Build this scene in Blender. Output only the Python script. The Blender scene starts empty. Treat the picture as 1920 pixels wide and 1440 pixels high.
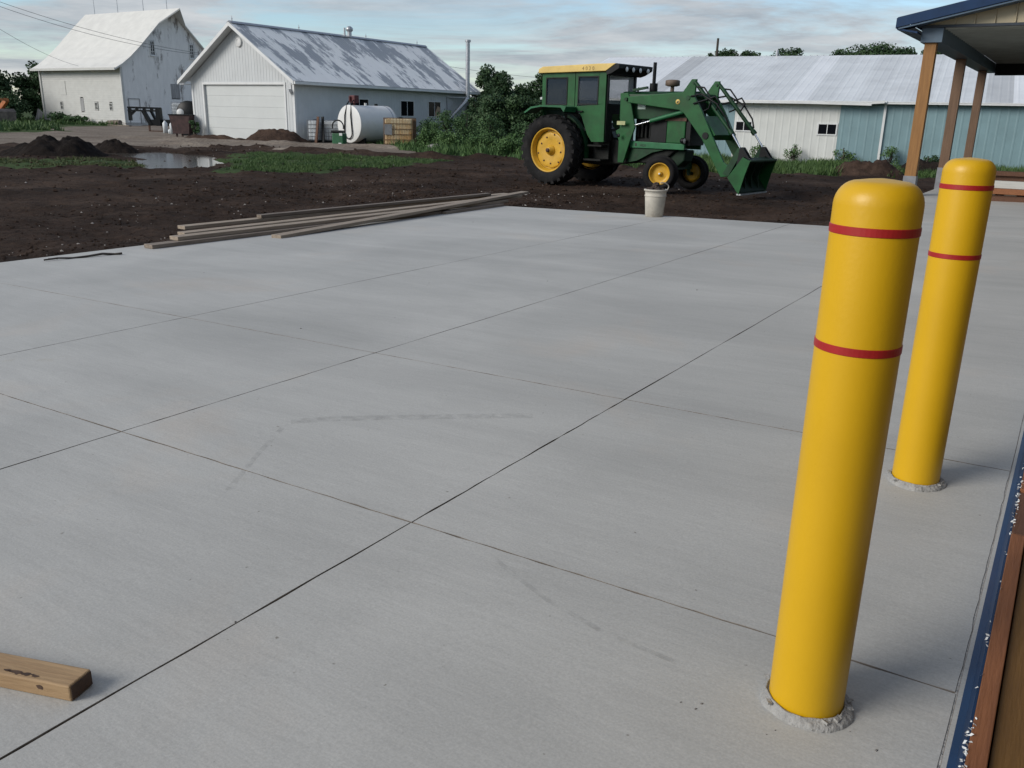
import bpy, math, random
import numpy as np
from mathutils import Vector, Matrix, Quaternion

random.seed(7)
RNG = np.random.default_rng(11)
SC = bpy.context.scene
COL = SC.collection
R = math.radians
PI = math.pi

# ------------------------------------------------------------------ camera
cam_d = bpy.data.cameras.new('camera')
cam = bpy.data.objects.new('camera', cam_d)
COL.objects.link(cam)
cam_d.sensor_fit = 'HORIZONTAL'
cam_d.sensor_width = 36.0
cam_d.lens = 36.0 * 1610.56 / 1920.0
cam_d.clip_start = 0.05
cam_d.clip_end = 3000
CAM_H = 1.17
_f = Vector((-0.51405655, 0.8045885, -0.29729315))
_r = Vector((0.83869178, 0.54414316, 0.02245702))
_u = Vector((-0.17983869, 0.23779314, 0.95452211))
cam.matrix_world = Matrix(((_r.x, _u.x, -_f.x, 0), (_r.y, _u.y, -_f.y, 0), (_r.z, _u.z, -_f.z, CAM_H), (0, 0, 0, 1)))
SC.camera = cam

# ------------------------------------------------------------------ light
SUN_EL = R(27)
SUN_AZ = math.atan2(-0.57, -0.82)          # from +Y towards +X
to_sun = Vector((math.sin(SUN_AZ) * math.cos(SUN_EL), math.cos(SUN_AZ) * math.cos(SUN_EL), math.sin(SUN_EL)))
sd = bpy.data.lights.new('sun', 'SUN')
sd.energy = 2.3
sd.angle = R(28)
sd.color = (1.0, 0.945, 0.87)
sun = bpy.data.objects.new('sun', sd)
sun.rotation_euler = to_sun.to_track_quat('Z', 'Y').to_euler()
COL.objects.link(sun)

W = bpy.data.worlds.new('World')
SC.world = W
W.use_nodes = True
nt = W.node_tree
nt.nodes.clear()


def wn(t, **k):
    n = nt.nodes.new(t)
    for a, v in k.items():
        setattr(n, a, v)
    return n


def wmath(op, a, b=None, c=None):
    n = wn('ShaderNodeMath', operation=op)
    for i, v in enumerate((a, b, c)):
        if v is None:
            continue
        if isinstance(v, (int, float)):
            n.inputs[i].default_value = v
        else:
            nt.links.new(v, n.inputs[i])
    return n.outputs[0]


sky = wn('ShaderNodeTexSky', sky_type='NISHITA')
sky.sun_disc = False
sky.sun_elevation = SUN_EL
sky.sun_rotation = SUN_AZ
sky.air_density = 1.0
sky.dust_density = 0.3
sky.ozone_density = 3.0
tc = wn('ShaderNodeTexCoord')
sep = wn('ShaderNodeSeparateXYZ')
nt.links.new(tc.outputs['Generated'], sep.inputs[0])
zc = wmath('ADD', wmath('MAXIMUM', sep.outputs[2], 0.0), 0.055)
cx = wmath('DIVIDE', sep.outputs[0], zc)
cy = wmath('DIVIDE', sep.outputs[1], zc)
comb = wn('ShaderNodeCombineXYZ')
nt.links.new(cx, comb.inputs[0])
nt.links.new(cy, comb.inputs[1])
n1 = wn('ShaderNodeTexNoise')
n1.inputs['Scale'].default_value = 0.42
n1.inputs['Detail'].default_value = 8
n1.inputs['Roughness'].default_value = 0.62
n1.inputs['Distortion'].default_value = 0.5
nt.links.new(comb.outputs[0], n1.inputs['Vector'])
cr = wn('ShaderNodeValToRGB')
cr.color_ramp.elements[0].position = 0.40
cr.color_ramp.elements[0].color = (0, 0, 0, 1)
cr.color_ramp.elements[1].position = 0.56
cr.color_ramp.elements[1].color = (1, 1, 1, 1)
nt.links.new(n1.outputs[0], cr.inputs[0])
n2 = wn('ShaderNodeTexNoise')
n2.inputs['Scale'].default_value = 0.8
n2.inputs['Detail'].default_value = 6
n2.inputs['Roughness'].default_value = 0.65
nt.links.new(comb.outputs[0], n2.inputs['Vector'])
cr2 = wn('ShaderNodeValToRGB')
cr2.color_ramp.elements[0].position = 0.3
cr2.color_ramp.elements[0].color = (0.40, 0.46, 0.53, 1)
cr2.color_ramp.elements[1].position = 0.72
cr2.color_ramp.elements[1].color = (0.83, 0.845, 0.865, 1)
nt.links.new(n2.outputs[0], cr2.inputs[0])
bg1 = wn('ShaderNodeBackground')
bg1.inputs['Strength'].default_value = 0.12
nt.links.new(sky.outputs[0], bg1.inputs['Color'])
bg2 = wn('ShaderNodeBackground')
bg2.inputs['Strength'].default_value = 0.68
nt.links.new(cr2.outputs[0], bg2.inputs['Color'])
mx = wn('ShaderNodeMixShader')
nt.links.new(wmath('MULTIPLY', cr.outputs[0], 0.92), mx.inputs[0])
nt.links.new(bg1.outputs[0], mx.inputs[1])
nt.links.new(bg2.outputs[0], mx.inputs[2])
wo = wn('ShaderNodeOutputWorld')
nt.links.new(mx.outputs[0], wo.inputs['Surface'])

vs = SC.view_settings
vs.view_transform = 'Standard'
vs.look = 'None'
vs.gamma = 1.0
vs.use_curve_mapping = False
vs.exposure = 0.27


# ------------------------------------------------------------------ helpers: noise
def _hash(ix, iy, s):
    n = (ix.astype(np.int64) * 374761393 + iy.astype(np.int64) * 668265263 + s * 982451653) & 0x7fffffff
    n = ((n ^ (n >> 13)) * 1274126177) & 0x7fffffff
    return ((n ^ (n >> 16)) & 0xffff) / 65535.0


def vnoise(x, y, s=0):
    x = np.asarray(x, float)
    y = np.asarray(y, float)
    ix = np.floor(x)
    iy = np.floor(y)
    fx = x - ix
    fy = y - iy
    fx = fx * fx * (3 - 2 * fx)
    fy = fy * fy * (3 - 2 * fy)
    a = _hash(ix, iy, s)
    b = _hash(ix + 1, iy, s)
    c = _hash(ix, iy + 1, s)
    d = _hash(ix + 1, iy + 1, s)
    return (a * (1 - fx) + b * fx) * (1 - fy) + (c * (1 - fx) + d * fx) * fy - 0.5


def fbm(x, y, s=0, o=4):
    t = 0
    a = 1.0
    for k in range(o):
        t = t + a * vnoise(x * 2 ** k + 13.7 * k, y * 2 ** k - 7.1 * k, s + k)
        a *= 0.5
    return t


def inpoly(x, y, poly):
    x = np.asarray(x, float)
    y = np.asarray(y, float)
    r = np.zeros(x.shape, bool)
    n = len(poly)
    j = n - 1
    for i in range(n):
        xi, yi = poly[i]
        xj, yj = poly[j]
        c = ((yi > y) != (yj > y)) & (x < (xj - xi) * (y - yi) / (yj - yi + 1e-12) + xi)
        r ^= c
        j = i
    return r


# ------------------------------------------------------------------ helpers: materials
MATS = {}


def mat(name, col, rough=0.6, metal=0.0, var=0.15, scale=6.0, bump=0.0, bscale=None, col2=None, coat=0.0, spec=0.5,
        stretch=(1, 1, 1), rnd=0.0, detail=5, space='OBJ', thr=(0.35, 0.65), dirt=None, dirt_scale=1.5, dirt_thr=(0.55, 0.75)):
    m = bpy.data.materials.new(name)
    m.use_nodes = True
    t = m.node_tree
    b = t.nodes['Principled BSDF']
    b.inputs['Roughness'].default_value = rough
    b.inputs['Metallic'].default_value = metal
    b.inputs['Specular IOR Level'].default_value = spec
    if coat:
        b.inputs['Coat Weight'].default_value = coat
        b.inputs['Coat Roughness'].default_value = 0.15
    if space == 'OBJ':
        vec = t.nodes.new('ShaderNodeTexCoord').outputs['Object']
    else:
        vec = t.nodes.new('ShaderNodeNewGeometry').outputs['Position']
    mp = t.nodes.new('ShaderNodeMapping')
    mp.inputs['Scale'].default_value = stretch
    t.links.new(vec, mp.inputs[0])
    n = t.nodes.new('ShaderNodeTexNoise')
    n.inputs['Scale'].default_value = scale
    n.inputs['Detail'].default_value = detail
    n.inputs['Roughness'].default_value = 0.6
    t.links.new(mp.outputs[0], n.inputs['Vector'])
    cr = t.nodes.new('ShaderNodeValToRGB')
    c = np.array(col, float)
    if col2 is None:
        lo, hi = c * (1 - var), np.minimum(c * (1 + var), 1)
    else:
        lo, hi = c, np.array(col2, float)
    cr.color_ramp.elements[0].position = thr[0]
    cr.color_ramp.elements[1].position = thr[1]
    cr.color_ramp.elements[0].color = (*lo, 1)
    cr.color_ramp.elements[1].color = (*hi, 1)
    t.links.new(n.outputs[0], cr.inputs[0])
    out = cr.outputs[0]
    if dirt is not None:
        n3 = t.nodes.new('ShaderNodeTexNoise')
        n3.inputs['Scale'].default_value = dirt_scale
        n3.inputs['Detail'].default_value = 8
        n3.inputs['Roughness'].default_value = 0.7
        t.links.new(mp.outputs[0], n3.inputs['Vector'])
        c3 = t.nodes.new('ShaderNodeValToRGB')
        c3.color_ramp.elements[0].position = dirt_thr[0]
        c3.color_ramp.elements[1].position = dirt_thr[1]
        t.links.new(n3.outputs[0], c3.inputs[0])
        mxx = t.nodes.new('ShaderNodeMix')
        mxx.data_type = 'RGBA'
        t.links.new(c3.outputs[0], mxx.inputs[0])
        t.links.new(out, mxx.inputs[6])
        mxx.inputs[7].default_value = (*dirt, 1)
        out = mxx.outputs[2]
    if rnd:
        oi = t.nodes.new('ShaderNodeObjectInfo')
        mr = t.nodes.new('ShaderNodeMapRange')
        mr.inputs['To Min'].default_value = 1 - rnd
        mr.inputs['To Max'].default_value = 1 + rnd
        t.links.new(oi.outputs['Random'], mr.inputs[0])
        hv = t.nodes.new('ShaderNodeHueSaturation')
        t.links.new(mr.outputs[0], hv.inputs['Value'])
        t.links.new(out, hv.inputs['Color'])
        out = hv.outputs[0]
    t.links.new(out, b.inputs['Base Color'])
    if bump:
        n2 = t.nodes.new('ShaderNodeTexNoise')
        n2.inputs['Scale'].default_value = bscale or scale * 4
        n2.inputs['Detail'].default_value = 6
        t.links.new(mp.outputs[0], n2.inputs['Vector'])
        bp = t.nodes.new('ShaderNodeBump')
        bp.inputs['Strength'].default_value = bump
        bp.inputs['Distance'].default_value = 0.02
        t.links.new(n2.outputs[0], bp.inputs['Height'])
        t.links.new(bp.outputs[0], b.inputs['Normal'])
    MATS[name] = m
    return m


def glass_mat(name, col, rough=0.06, alpha=1.0, spec=0.6):
    m = bpy.data.materials.new(name)
    m.use_nodes = True
    t = m.node_tree
    b = t.nodes['Principled BSDF']
    b.inputs['Base Color'].default_value = (*col, 1)
    b.inputs['Roughness'].default_value = rough
    b.inputs['Specular IOR Level'].default_value = spec
    b.inputs['Alpha'].default_value = alpha
    return m


# ------------------------------------------------------------------ helpers: meshes
class MB:
    def __init__(s):
        s.v = []
        s.f = []
        s.sm = []

    def add(s, vs, fs, smooth=False):
        o = len(s.v)
        s.v += [tuple(p) for p in vs]
        s.f += [tuple(i + o for i in q) for q in fs]
        s.sm += [smooth] * len(fs)
        return s

    def box(s, lo, hi, M=None):
        x0, y0, z0 = lo
        x1, y1, z1 = hi
        vs = [(x0, y0, z0), (x1, y0, z0), (x1, y1, z0), (x0, y1, z0), (x0, y0, z1), (x1, y0, z1), (x1, y1, z1), (x0, y1, z1)]
        if M is not None:
            vs = [M @ Vector(p) for p in vs]
        return s.add(vs, [(3, 2, 1, 0), (4, 5, 6, 7), (0, 1, 5, 4), (1, 2, 6, 5), (2, 3, 7, 6), (3, 0, 4, 7)])

    def bar(s, a, b, w, h, up=(0, 0, 1)):
        a = Vector(a)
        b = Vector(b)
        d = (b - a)
        L = d.length
        d.normalize()
        u = Vector(up)
        if abs(d.dot(u)) > 0.98:
            u = Vector((1, 0, 0))
        sx = d.cross(u).normalized()
        sz = sx.cross(d)
        M = Matrix(((sx.x, d.x, sz.x, a.x), (sx.y, d.y, sz.y, a.y), (sx.z, d.z, sz.z, a.z), (0, 0, 0, 1)))
        return s.box((-w / 2, 0, -h / 2), (w / 2, L, h / 2), M)

    def prism(s, prof, t0, t1, axis='Y'):
        # prof: list of (a,b); extruded along axis; 'Y': (x,z); 'X': (y,z); 'Z': (x,y)
        def P(a, b, t):
            return (a, t, b) if axis == 'Y' else ((t, a, b) if axis == 'X' else (a, b, t))
        n = len(prof)
        vs = [P(a, b, t0) for a, b in prof] + [P(a, b, t1) for a, b in prof]
        area = sum(prof[i][0] * prof[(i + 1) % n][1] - prof[(i + 1) % n][0] * prof[i][1] for i in range(n))
        flip = (area > 0) != (axis == 'Y')
        fs = [tuple(range(n)), tuple(range(2 * n - 1, n - 1, -1))]
        for i in range(n):
            j = (i + 1) % n
            fs.append((j, i, n + i, n + j))
        if flip:
            fs = [tuple(reversed(q)) for q in fs]
        return s.add(vs, fs)

    def tube(s, pts, r, n=8, cap=True, smooth=True):
        pts = [Vector(p) for p in pts]
        rs = r if isinstance(r, (list, tuple)) else [r] * len(pts)
        vs = []
        prev = None
        for i, p in enumerate(pts):
            d = (pts[min(i + 1, len(pts) - 1)] - pts[max(i - 1, 0)]).normalized()
            if prev is None:
                a = d.orthogonal().normalized()
            else:
                a = (prev - d * prev.dot(d))
                a = a.normalized() if a.length > 1e-6 else d.orthogonal().normalized()
            prev = a
            b = d.cross(a)
            for k in range(n):
                t = 2 * PI * k / n
                vs.append(p + (a * math.cos(t) + b * math.sin(t)) * rs[i])
        fs = []
        for i in range(len(pts) - 1):
            for k in range(n):
                k2 = (k + 1) % n
                fs.append((i * n + k, i * n + k2, (i + 1) * n + k2, (i + 1) * n + k))
        s.add(vs, fs, smooth)
        if cap:
            s.add(vs[:n], [tuple(range(n - 1, -1, -1))])
            s.add(vs[-n:], [tuple(range(n))])
        return s

    def lathe(s, prof, n=32, axis='Z', c=(0, 0, 0), smooth=True, wob=None):
        # prof: (r, t) pairs along the axis
        vs = []
        for r, t in prof:
            for k in range(n):
                a = 2 * PI * k / n
                rr = r * (wob(a, t) if wob else 1)
                x, y = rr * math.cos(a), rr * math.sin(a)
                p = {'Z': (x, y, t), 'Y': (y, t, x), 'X': (t, x, y)}[axis]
                vs.append((p[0] + c[0], p[1] + c[1], p[2] + c[2]))
        fs = []
        for i in range(len(prof) - 1):
            for k in range(n):
                k2 = (k + 1) % n
                fs.append((i * n + k, i * n + k2, (i + 1) * n + k2, (i + 1) * n + k))
        return s.add(vs, fs, smooth)

    def disc(s, r, t, n=32, axis='Z', c=(0, 0, 0), flip=False):
        vs = []
        for k in range(n):
            a = 2 * PI * k / n
            x, y = r * math.cos(a), r * math.sin(a)
            p = {'Z': (x, y, t), 'Y': (y, t, x), 'X': (t, x, y)}[axis]
            vs.append((p[0] + c[0], p[1] + c[1], p[2] + c[2]))
        q = tuple(range(n))
        return s.add(vs, [tuple(reversed(q)) if flip else q])

    def mesh(s, name, m):
        me = bpy.data.meshes.new(name)
        me.from_pydata([tuple(p) for p in s.v], [], s.f)
        if m is not None:
            me.materials.append(m)
        me.polygons.foreach_set('use_smooth', s.sm)
        me.validate()
        me.update()
        return me

    def build(s, name, m, parent=None, bevel=0.0, seg=2):
        o = bpy.data.objects.new(name, s.mesh(name, m))
        COL.objects.link(o)
        if parent is not None:
            o.parent = parent
        if bevel:
            md = o.modifiers.new('bevel', 'BEVEL')
            md.width = bevel
            md.segments = seg
            md.limit_method = 'ANGLE'
            md.angle_limit = R(40)
        return o


def tag(o, label=None, cat=None, group=None, kind=None):
    if label:
        o['label'] = label
    if cat:
        o['category'] = cat
    if group:
        o['group'] = group
    if kind:
        o['kind'] = kind
    return o


def empty(name, loc, rz=0.0, label=None, cat=None, group=None):
    o = bpy.data.objects.new(name, None)
    o.empty_display_size = 0.2
    COL.objects.link(o)
    o.location = loc
    o.rotation_euler = (0, 0, rz)
    return tag(o, label, cat, group)


def np_mesh(name, V, Fq, m, smooth=False):
    me = bpy.data.meshes.new(name)
    V = np.asarray(V, np.float32)
    Fq = np.asarray(Fq, np.int32)
    k = Fq.shape[1]
    me.vertices.add(len(V))
    me.vertices.foreach_set('co', V.ravel())
    me.loops.add(Fq.size)
    me.loops.foreach_set('vertex_index', Fq.ravel())
    me.polygons.add(len(Fq))
    me.polygons.foreach_set('loop_start', np.arange(0, Fq.size, k, dtype=np.int32))
    me.polygons.foreach_set('loop_total', np.full(len(Fq), k, np.int32))
    me.polygons.foreach_set('use_smooth', np.full(len(Fq), smooth, bool))
    if m is not None:
        me.materials.append(m)
    me.update(calc_edges=True)
    me.validate()
    return me


def np_obj(name, V, Fq, m, parent=None, smooth=False):
    o = bpy.data.objects.new(name, np_mesh(name, V, Fq, m, smooth))
    COL.objects.link(o)
    if parent is not None:
        o.parent = parent
    return o


def copy_tree(o, parent=None):
    c = o.copy()
    COL.objects.link(c)
    if parent is not None:
        c.parent = parent
    for ch in list(o.children):
        copy_tree(ch, c)
    return c


def slab_z(x):
    return 0.02085 * x


# ------------------------------------------------------------------ materials
M_green = mat('green_paint', (0.010, 0.082, 0.022), 0.42, spec=0.3, var=0.25, scale=3, dirt=(0.022, 0.062, 0.022), dirt_scale=2.5)
M_dgreen = mat('dark_green_paint', (0.007, 0.042, 0.015), 0.5, spec=0.3, var=0.3, scale=4, dirt=(0.03, 0.03, 0.02), dirt_scale=3)
M_lgreen = mat('faded_green_paint', (0.022, 0.125, 0.052), 0.45, spec=0.3, var=0.2, scale=4)
M_jdyel = mat('wheel_yellow_paint', (0.56, 0.32, 0.022), 0.45, var=0.12, scale=5, dirt=(0.30, 0.17, 0.04), dirt_scale=4, dirt_thr=(0.55, 0.85))
M_roofyel = mat('faded_yellow_roof_paint', (0.66, 0.47, 0.14), 0.5, var=0.1, scale=3)
M_rubber = mat('black_rubber', (0.013, 0.0125, 0.013), 0.85, spec=0.22, var=0.3, scale=6, dirt=(0.032, 0.027, 0.024), dirt_scale=3, bump=0.2, bscale=40)
M_black = mat('black_paint', (0.008, 0.009, 0.010), 0.45, spec=0.22, var=0.3, scale=5)
M_engine = mat('greasy_engine_metal', (0.008, 0.009, 0.008), 0.6, spec=0.22, var=0.5, scale=8)
M_rust = mat('rusty_steel', (0.09, 0.045, 0.03), 0.8, var=0.4, scale=7, bump=0.2)
M_chrome = mat('chrome_rod', (0.75, 0.76, 0.78), 0.18, metal=1.0, var=0.03)
M_galv = mat('galvanised_steel', (0.42, 0.43, 0.45), 0.4, metal=0.7, var=0.15, scale=10)
M_lamp = mat('lamp_lens', (0.75, 0.75, 0.72), 0.15, var=0.05)
M_white = mat('white_trim_paint', (0.64, 0.65, 0.645), 0.5, var=0.05, scale=3)
M_whitemetal = mat('white_steel_siding', (0.60, 0.62, 0.60), 0.45, var=0.06, scale=1.2, rnd=0.03)
M_greywall = mat('pale_grey_steel_siding', (0.53, 0.55, 0.555), 0.45, var=0.05, scale=1.2, rnd=0.02)
M_bluewall = mat('pale_blue_steel_siding', (0.185, 0.285, 0.31), 0.45, var=0.07, scale=1.5, rnd=0.04)
M_cream = mat('cream_steel_siding', (0.50, 0.43, 0.29), 0.45, var=0.06, scale=2, rnd=0.03)
M_blue = mat('dark_blue_trim_paint', (0.006, 0.028, 0.080), 0.45, spec=.25, var=0.12, scale=5)
M_soffit = mat('porch_ceiling_steel', (0.42, 0.46, 0.43), 0.6, var=0.1, scale=2)
M_shedroof = mat('weathered_steel_roof', (0.66, 0.68, 0.685), 0.5, metal=0.1, var=0.06, scale=0.8, rnd=0.10, stretch=(1, 1, 1), dirt=(0.53, 0.54, 0.545), dirt_scale=0.7, dirt_thr=(0.5, 0.8))
M_yellow = mat('bollard_yellow_plastic', (0.61, 0.352, 0.004), 0.40, var=0.04, scale=2.5, dirt=(0.52, 0.33, 0.06), dirt_scale=2.2, dirt_thr=(0.62, 0.95), bump=0.03, bscale=120, spec=0.45)
M_red = mat('red_reflective_tape', (0.34, 0.012, 0.012), 0.4, var=0.1, scale=20)
M_dark = glass_mat('dark_window_glass', (0.006, 0.007, 0.010), 0.12, spec=.12)
M_cabglass = glass_mat('tinted_cab_glass', (0.020, 0.034, 0.052), 0.04, 0.74, spec=.14)
M_wind = glass_mat('dusty_windscreen_glass', (0.34, 0.36, 0.37), 0.15, 0.30)
M_clear = glass_mat('clear_cab_glass', (0.05, 0.06, 0.065), 0.05, 0.22)
M_plastic = mat('white_tote_plastic', (0.62, 0.65, 0.66), 0.5, var=0.08, scale=4)
M_ambercage = mat('stained_cage_steel', (0.16, 0.095, 0.05), 0.7, var=0.3, scale=4)
M_amber = mat('amber_stained_tote_plastic', (0.66, 0.56, 0.36), 0.5, var=0.18, scale=1.6, col2=(0.50, 0.27, 0.08), stretch=(1, 1, 0.8))
M_cage = mat('tote_cage_steel', (0.30, 0.31, 0.32), 0.45, metal=0.5, var=0.15)
M_tank = mat('white_tank_paint', (0.66, 0.66, 0.64), 0.4, var=0.05, scale=2, dirt=(0.52, 0.50, 0.46), dirt_scale=2, dirt_thr=(0.55, 0.9))
M_maroon = mat('maroon_pump_paint', (0.09, 0.018, 0.02), 0.5, var=0.3, scale=12)
M_binbrown = mat('rust_brown_bin_steel', (0.052, 0.026, 0.024), 0.75, var=0.35, scale=4, bump=0.15)
M_drumgreen = mat('green_drum_plastic', (0.014, 0.095, 0.036), 0.5, var=0.2, scale=6)
M_orange = mat('orange_machine_paint', (0.42, 0.13, 0.03), 0.55, var=0.3, scale=5)
M_pail = mat('dirty_white_pail_plastic', (0.46, 0.43, 0.37), 0.6, var=0.12, scale=8, dirt=(0.24, 0.20, 0.16), dirt_scale=6)
M_soilclod = mat('dry_soil', (0.045, 0.032, 0.026), 0.95, var=0.4, scale=12, bump=0.5)
M_bark = mat('tree_bark', (0.06, 0.05, 0.042), 0.9, var=0.3, scale=8, bump=0.4)
M_log = mat('weathered_log_wood', (0.17, 0.14, 0.11), 0.9, var=0.3, scale=6)
M_stone = mat('pale_pebble', (0.34, 0.31, 0.28), 0.85, var=0.3, scale=10)


def wood_mat(name, c1, c2, grain=(2.5, 28, 28), rough=0.7, rnd=0.12, knots=True):
    m = mat(name, c1, rough, col2=c2, scale=1.6, stretch=grain, bump=0.15, bscale=6, rnd=rnd, detail=6,
            dirt=tuple(np.array(c1) * 0.45) if knots else None, dirt_scale=0.55, dirt_thr=(0.66, 0.8))
    return m


M_plank = wood_mat('weathered_board_wood', (0.235, 0.185, 0.135), (0.34, 0.275, 0.21))
M_plankdk = wood_mat('dark_weathered_board_wood', (0.155, 0.12, 0.09), (0.235, 0.19, 0.15))
M_fresh = wood_mat('fresh_pine_wood', (0.27, 0.165, 0.082), (0.40, 0.265, 0.14))
M_cutend = wood_mat('damp_shaded_end_grain', (0.035, 0.02, 0.014), (0.09, 0.05, 0.03), grain=(14, 5, 14))  # damp wood, with the shade of the end face put into the colour
M_treated = wood_mat('treated_orange_wood', (0.20, 0.075, 0.028), (0.26, 0.10, 0.038), grain=(28, 2.5, 28))
M_treateddk = wood_mat('dark_treated_wood', (0.085, 0.036, 0.018), (0.12, 0.052, 0.026), grain=(28, 2.5, 28))
M_yelwood = wood_mat('yellow_pine_wood', (0.115, 0.055, 0.011), (0.16, 0.080, 0.016), grain=(28, 2.0, 28))
M_post = wood_mat('amber_post_wood', (0.24, 0.115, 0.036), (0.32, 0.16, 0.05), grain=(24, 24, 1.6), rnd=0.05)
M_postdk = wood_mat('brown_post_wood', (0.125, 0.074, 0.045), (0.175, 0.105, 0.064), grain=(24, 24, 1.6), rnd=0.05)
M_shadewall = wood_mat('unseen_shade_wall_wood', (0.10, 0.07, 0.04), (0.15, 0.105, 0.06), grain=(3, 3, 1.2))  # for the unseen added wall, dark so it bounces little light
M_whitewood = wood_mat('white_primed_board', (0.50, 0.51, 0.48), (0.58, 0.59, 0.56), knots=False)

# foliage
def leaf_mat(name, c1, c2, sc=1.4):
    m = mat(name, c1, 0.6, col2=c2, scale=sc, space='POS', thr=(0.3, 0.7), spec=0.25)
    b = m.node_tree.nodes['Principled BSDF']
    return m


M_leafdk = leaf_mat('dark_tree_leaves', (0.020, 0.046, 0.020), (0.060, 0.108, 0.042), 0.8)
M_leafmid = leaf_mat('mid_green_leaves', (0.036, 0.078, 0.030), (0.080, 0.145, 0.054), 0.9)
M_leaflt = leaf_mat('weed_leaves', (0.046, 0.10, 0.032), (0.105, 0.18, 0.058), 1.2)
M_grass = leaf_mat('short_grass', (0.040, 0.085, 0.026), (0.085, 0.14, 0.042), 0.5)
M_grassyl = leaf_mat('yellowish_grass', (0.060, 0.075, 0.028), (0.10, 0.12, 0.045), 0.5)


def concrete_mat():
    m = bpy.data.materials.new('new_concrete')
    m.use_nodes = True
    t = m.node_tree
    L = t.links
    b = t.nodes['Principled BSDF']
    b.inputs['Roughness'].default_value = 0.8
    b.inputs['Specular IOR Level'].default_value = 0.25
    pos = t.nodes.new('ShaderNodeNewGeometry').outputs['Position']

    def noise(scale, detail=5, st=(1, 1, 1), rough=0.6, rz=0.0, dist=0.0):
        mp = t.nodes.new('ShaderNodeMapping')
        mp.inputs['Scale'].default_value = st
        mp.inputs['Rotation'].default_value = (0, 0, rz)
        L.new(pos, mp.inputs[0])
        n = t.nodes.new('ShaderNodeTexNoise')
        n.inputs['Scale'].default_value = scale
        n.inputs['Detail'].default_value = detail
        n.inputs['Roughness'].default_value = rough
        n.inputs['Distortion'].default_value = dist
        L.new(mp.outputs[0], n.inputs['Vector'])
        return n.outputs[0]

    def ramp(v, p0, p1, c0, c1):
        r = t.nodes.new('ShaderNodeValToRGB')
        r.color_ramp.elements[0].position = p0
        r.color_ramp.elements[1].position = p1
        r.color_ramp.elements[0].color = (*c0, 1)
        r.color_ramp.elements[1].color = (*c1, 1)
        L.new(v, r.inputs[0])
        return r.outputs[0]

    def mix(fac, a, bb, mode='MIX'):
        n = t.nodes.new('ShaderNodeMix')
        n.data_type = 'RGBA'
        n.blend_type = mode
        if isinstance(fac, float):
            n.inputs[0].default_value = fac
        else:
            L.new(fac, n.inputs[0])
        for i, v in ((6, a), (7, bb)):
            if isinstance(v, tuple):
                n.inputs[i].default_value = (*v, 1)
            else:
                L.new(v, n.inputs[i])
        return n.outputs[2]

    big = ramp(noise(0.55, 6, (1, 1, 1), 0.55, 0.3, 0.6), 0.35, 0.66, (0.405, 0.403, 0.383), (0.485, 0.480, 0.455))
    band = ramp(noise(0.9, 9, (0.3, 1.5, 1), 0.68, 0.12, 0.5), 0.38, 0.64, (0.90, 0.90, 0.902), (1.05, 1.05, 1.048))
    c = mix(1.0, big, band, 'MULTIPLY')
    warm = ramp(noise(0.8, 5, (1, 1, 1), 0.6, 0, 0.4), 0.56, 0.74, (1, 1, 1), (1.05, 0.985, 0.935))
    c = mix(1.0, c, warm, 'MULTIPLY')
    stain = ramp(noise(1.9, 5, (1, 1, 1), 0.65), 0.69, 0.80, (1, 1, 1), (0.86, 0.82, 0.74))
    c = mix(1.0, c, stain, 'MULTIPLY')
    brush = ramp(noise(60, 5, (0.07, 1.0, 1), 0.75, 0.95, .3), 0.3, 0.7, (0.945, 0.945, 0.945), (1.045, 1.045, 1.045))
    c = mix(1.0, c, brush, 'MULTIPLY')
    spk = ramp(noise(160, 3, (1, 1, 1), 0.7), 0.3, 0.7, (0.88, 0.88, 0.88), (1.09, 1.09, 1.09))
    c = mix(1.0, c, spk, 'MULTIPLY')
    pit = ramp(noise(42, 2, (1, 1, 1), 0.5), 0.20, 0.26, (0.55, 0.53, 0.50), (1, 1, 1))
    c = mix(1.0, c, pit, 'MULTIPLY')
    L.new(c, b.inputs['Base Color'])
    bp = t.nodes.new('ShaderNodeBump')
    bp.inputs['Strength'].default_value = 0.22
    bp.inputs['Distance'].default_value = 0.004
    L.new(noise(70, 6, (0.35, 1, 1), 0.7, 0.95), bp.inputs['Height'])
    L.new(bp.outputs[0], b.inputs['Normal'])
    return m


M_conc = concrete_mat()
M_collar = mat('rough_mortar', (0.34, 0.335, 0.32), 0.85, var=0.2, scale=18, bump=0.6, bscale=60, dirt=(0.20, 0.19, 0.175), dirt_scale=9)
M_joint = mat('dusty_joint_fill', (0.17, 0.15, 0.13), 0.95, var=0.3, scale=20)


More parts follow.
